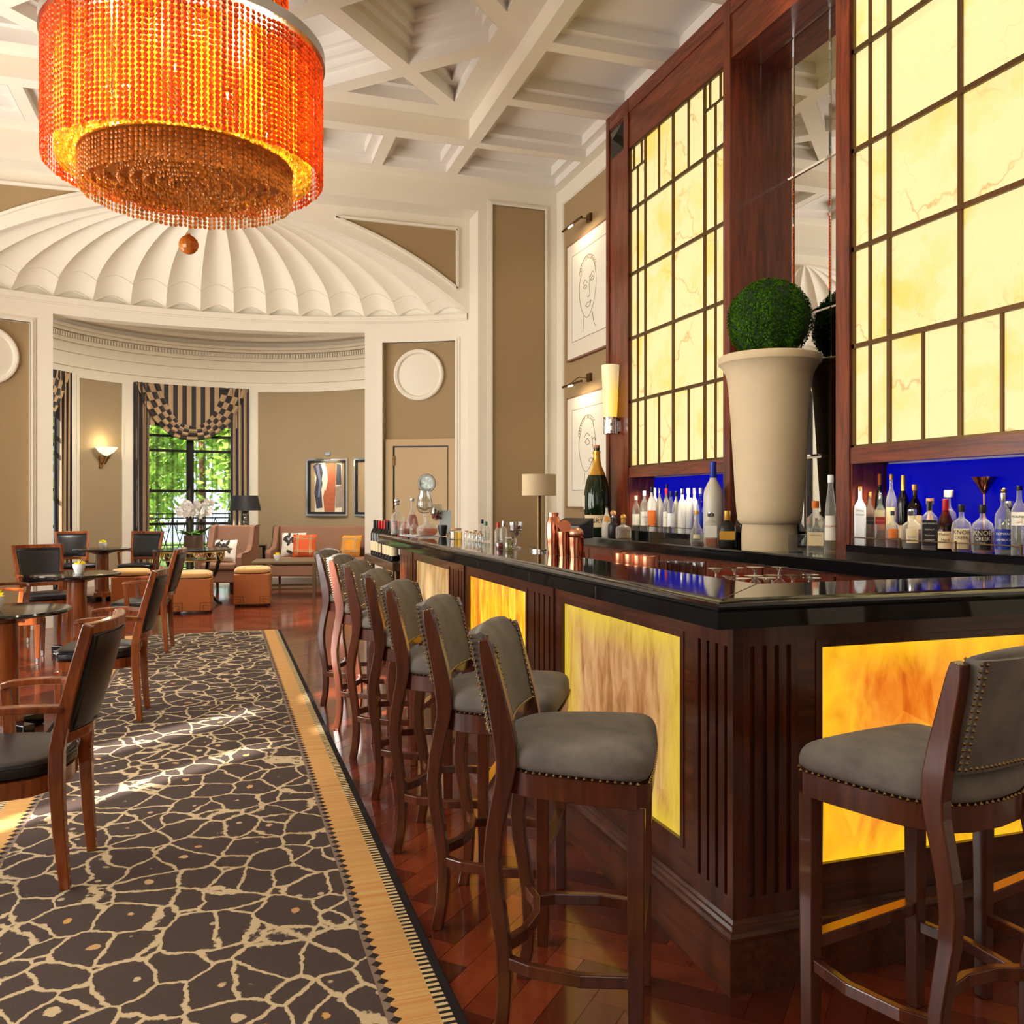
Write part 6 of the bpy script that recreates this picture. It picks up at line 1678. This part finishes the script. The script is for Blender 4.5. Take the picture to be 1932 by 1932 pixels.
# display of decanters at the far end of the bar
p = bt(795, 1009); t = thing('marble_tray', 'thin white marble tray under the decanters at the bar end', 'tray', p, .05); MB().box(-.13, .13, -.30, .22, 0, .010).build('slab', M['white'], t, bevel=.002)
ZD = TZ_+.0106
def dec(px, yb, top, wpx, label, kind, **kw):
    p = on_z(px, yb, ZD); return bottle(label, p.x, p.y, ZD, hgt(p, top), px2m(p, wpx), kind, name='decanter', cat='decanter', **kw)
dec(805.6, 1011, 975, 40, 'round-bellied decanter half full of honey-coloured spirit', 'ball', liq=('l_amber', .42), cap=None, group='decanters at the bar end')
p = on_z(801.5, 1006, ZD); h = hgt(p, 921.5); R = px2m(p, 16); t = thing('hurricane_vase', 'tall clear hurricane vase on a glass foot behind the decanters', 'vase', p)
MB().lathe([(.001, 0), (R*.75, 0), (R*.7, .01), (R*.2, .03), (R*.2, h*.44), (R*.7, h*.47), (R, h*.58), (R*.92, h*.74), (R*.66, h*.92), (R*.8, h), (R*.76, h), (R*.6, h*.92), (R*.88, h*.72), (R*.94, h*.58), (.001, h*.49)], 28).build('vase', M['clear'], t, smooth=True)
dec(749, 1008, 949, 24, 'clear decanter with crystal ball stopper', 'squat', liq=('l_clear', .3), cap=('crystal', .06, 1.6), knob=('crystal', .024), group='decanters at the bar end')
dec(778, 1006.5, 940, 24, 'funnel-shaped decanter filled with ruby red liquid', 'bell', liq=('l_red', .55), cap=('crystal', .08, 1.5), group='decanters at the bar end')
dec(763, 1009, 975, 17, 'small long-necked flask of amber liquid', 'ball', liq=('l_amber', .34), cap=None, group='decanters at the bar end'); dec(781, 1009, 977, 17, 'small flask of golden liquid beside the honey decanter', 'ball', liq=('l_gold', .4), cap=None, group='decanters at the bar end')
p = on_z(824, 1007, ZD-.0106); h = hgt(p, 951); R = px2m(p, 12); t = thing('balloon_goblet', 'balloon goblet of dark red petals at the bar end', 'glass', p)
MB().lathe([(.001, 0), (R*.7, 0), (R*.15, .01), (R*.12, h*.42), (R*.7, h*.5), (R, h*.68), (R*.85, h*.92), (R*.7, h), (R*.66, h), (R*.8, h*.9), (R*.94, h*.68), (.001, h*.46)], 22).build('goblet', M['clear'], t, smooth=True)
q = MB()
for k in range(40): a = r.uniform(0, 2*pi); z_ = r.uniform(.5, .8); rr = R*.75*sqrt(r.random()); q.sphere((rr*cos(a), rr*sin(a), z_*h), R*.2, 5, 4)
q.build('petals', m_leafy('red_petals', srgb(90, 10, 20), srgb(190, 120, 110)), t)['kind'] = 'stuff'
p = bt(769, 1010.5); t = thing('black_cup', 'small black ceramic cup between the decanters', 'cup', (p.x, p.y, ZD)); MB().lathe([(.001, 0), (.016, 0), (.021, .045), (.018, .045), (.001, .01)], 16).build('cup', M['black'], t, smooth=True)
p = bt(835, 1011); t = thing('black_bowl', 'deep black bowl standing before the menu board', 'bowl', p); R = px2m(p, 9); MB().lathe([(.001, 0), (R*.7, 0), (R, .07), (R*.95, .085), (R*.85, .085), (.001, .015)], 20).build('bowl', M['black'], t, smooth=True)
p = bt(840, 1007); t = thing('menu_board', 'small pale acrylic menu board standing on the bar top', 'sign', p, .15); h = hgt(p, 963); MB().box(-.004, .004, -.05, .05, 0, h).build('panel', plain('pale_acrylic', srgb(186, 196, 196), .12), t); MB().box(-.03, .03, -.05, .05, 0, .006).build('stand', M['steel'], t)
t.rotation_euler = (0, 0, face_cam(p.x, p.y)+pi/2)
# ---- inner ledge: copper mugs, highballs, upturned coupes
LZ = 1.0106
def led(px, X): return Vector((X, on_x(px, X), LZ))
for k, (px, X) in enumerate(((1172, 1.80), (1191, 1.80), (1208, 1.81), (1224, 1.81))):
    p = led(px, X); h = z_at(p.x, p.y, 1043.5+k*2)-LZ; t = thing('copper_mug', 'straight copper mug in the row behind the bar top', 'mug', p, .4, 'copper mugs behind the bar'); R = px2m(p, 12.5)
    MB().lathe([(.001, 0), (R, 0), (R, h), (R*.94, h), (R*.94, .006), (.001, .006)], 26).build('body', M['satin'], t, smooth=True, ang=35)
    MB().tube([(R*cos(a_)*.0+R*.98+.028*sin(b), 0, h*.5+.04*cos(b)) for a_ in (0,) for b in [pi*j/8 for j in range(9)]], .004, 6).build('handle', M['copper'], t)
for k, (px, X) in enumerate(((1252, 1.86), (1268, 1.80), (1276, 1.90), (1292, 1.84), (1303, 1.93), (1317, 1.80))):
    p = led(px, X); h = z_at(p.x, p.y, 1058+k*.6)-LZ; R = px2m(p, 12); t = thing('highball_glass', 'plain highball glass in the cluster behind the bar top', 'glass', p, 0, 'highball glasses behind the bar')
    MB().lathe([(.001, 0), (R*.9, 0), (R, h), (R*.96, h), (R*.86, .012), (.001, .012)], 22).build('tumbler', M['clear'], t, smooth=True, ang=35)
for k, (px, X, top) in enumerate(((1352, 1.80, 1072), (1387, 1.92, 1071), (1425, 2.05, 1070), (1471, 2.20, 1070), (1376, 1.78, 1086), (1422, 1.88, 1086), (1458, 1.99, 1085), (1496, 2.10, 1085), (1528, 2.20, 1084), (1398, 1.76, 1091), (1447, 1.88, 1090), (1532, 2.12, 1090))):
    p = led(px, X); p.y = max(p.y, CY+.375+.05); h = max(.10, z_at(p.x, p.y, top)-LZ); t = thing('coupe_glass', 'cut glass coupe standing upside down behind the bar corner', 'glass', p, 0, 'upturned coupe glasses'); R = .036
    MB().lathe([(R*1.05, 0), (R*1.1, .012), (R*.9, h*.45), (R*.25, h*.62), (R*.16, h*.85), (R*.5, h*.96), (R*.98, h), (.001, h)], 20).build('coupe', M['clear'], t, smooth=True)
# ---- wine bottles on the console
r = random.Random(8)
caps = ['red', 'red', 'black', 'lred', 'black', 'red', 'lred', 'black', 'red', 'black']
for k in range(16):
    i, j = k % 2, k//2; x, y = 1.42+i*.10, 7.46+j*.14
    bottle(f'dark wine bottle with {"red" if caps[k % 10] != "black" else "black"} capsule standing on the console', x, y, .9006, .335, .078, 'round', gl='winered', cap=(caps[k % 10], .22, 1.15), lab=('paper' if k % 2 else 'paperc', .14, .42), rot=r.uniform(-.4, .4), group='wine bottles on the console, ' + ('red' if caps[k % 10] != 'black' else 'black') + ' capsules')
t = thing('card_terminal', 'dark grey till terminal behind the copper shakers', 'terminal', (1.80, on_x(1078, 1.80), LZ)); MB().prism_y([(-.06, .20), (.07, .20), (.07, .31), (-.05, .275)], -.10, .10).build('case', M['black'], t, bevel=.008)
for o in list(t.children): o.rotation_euler = (0, 0, .5)
MB().box(-.05, .05, -.05, .05, 0, .20).build('stand', M['black'], t)
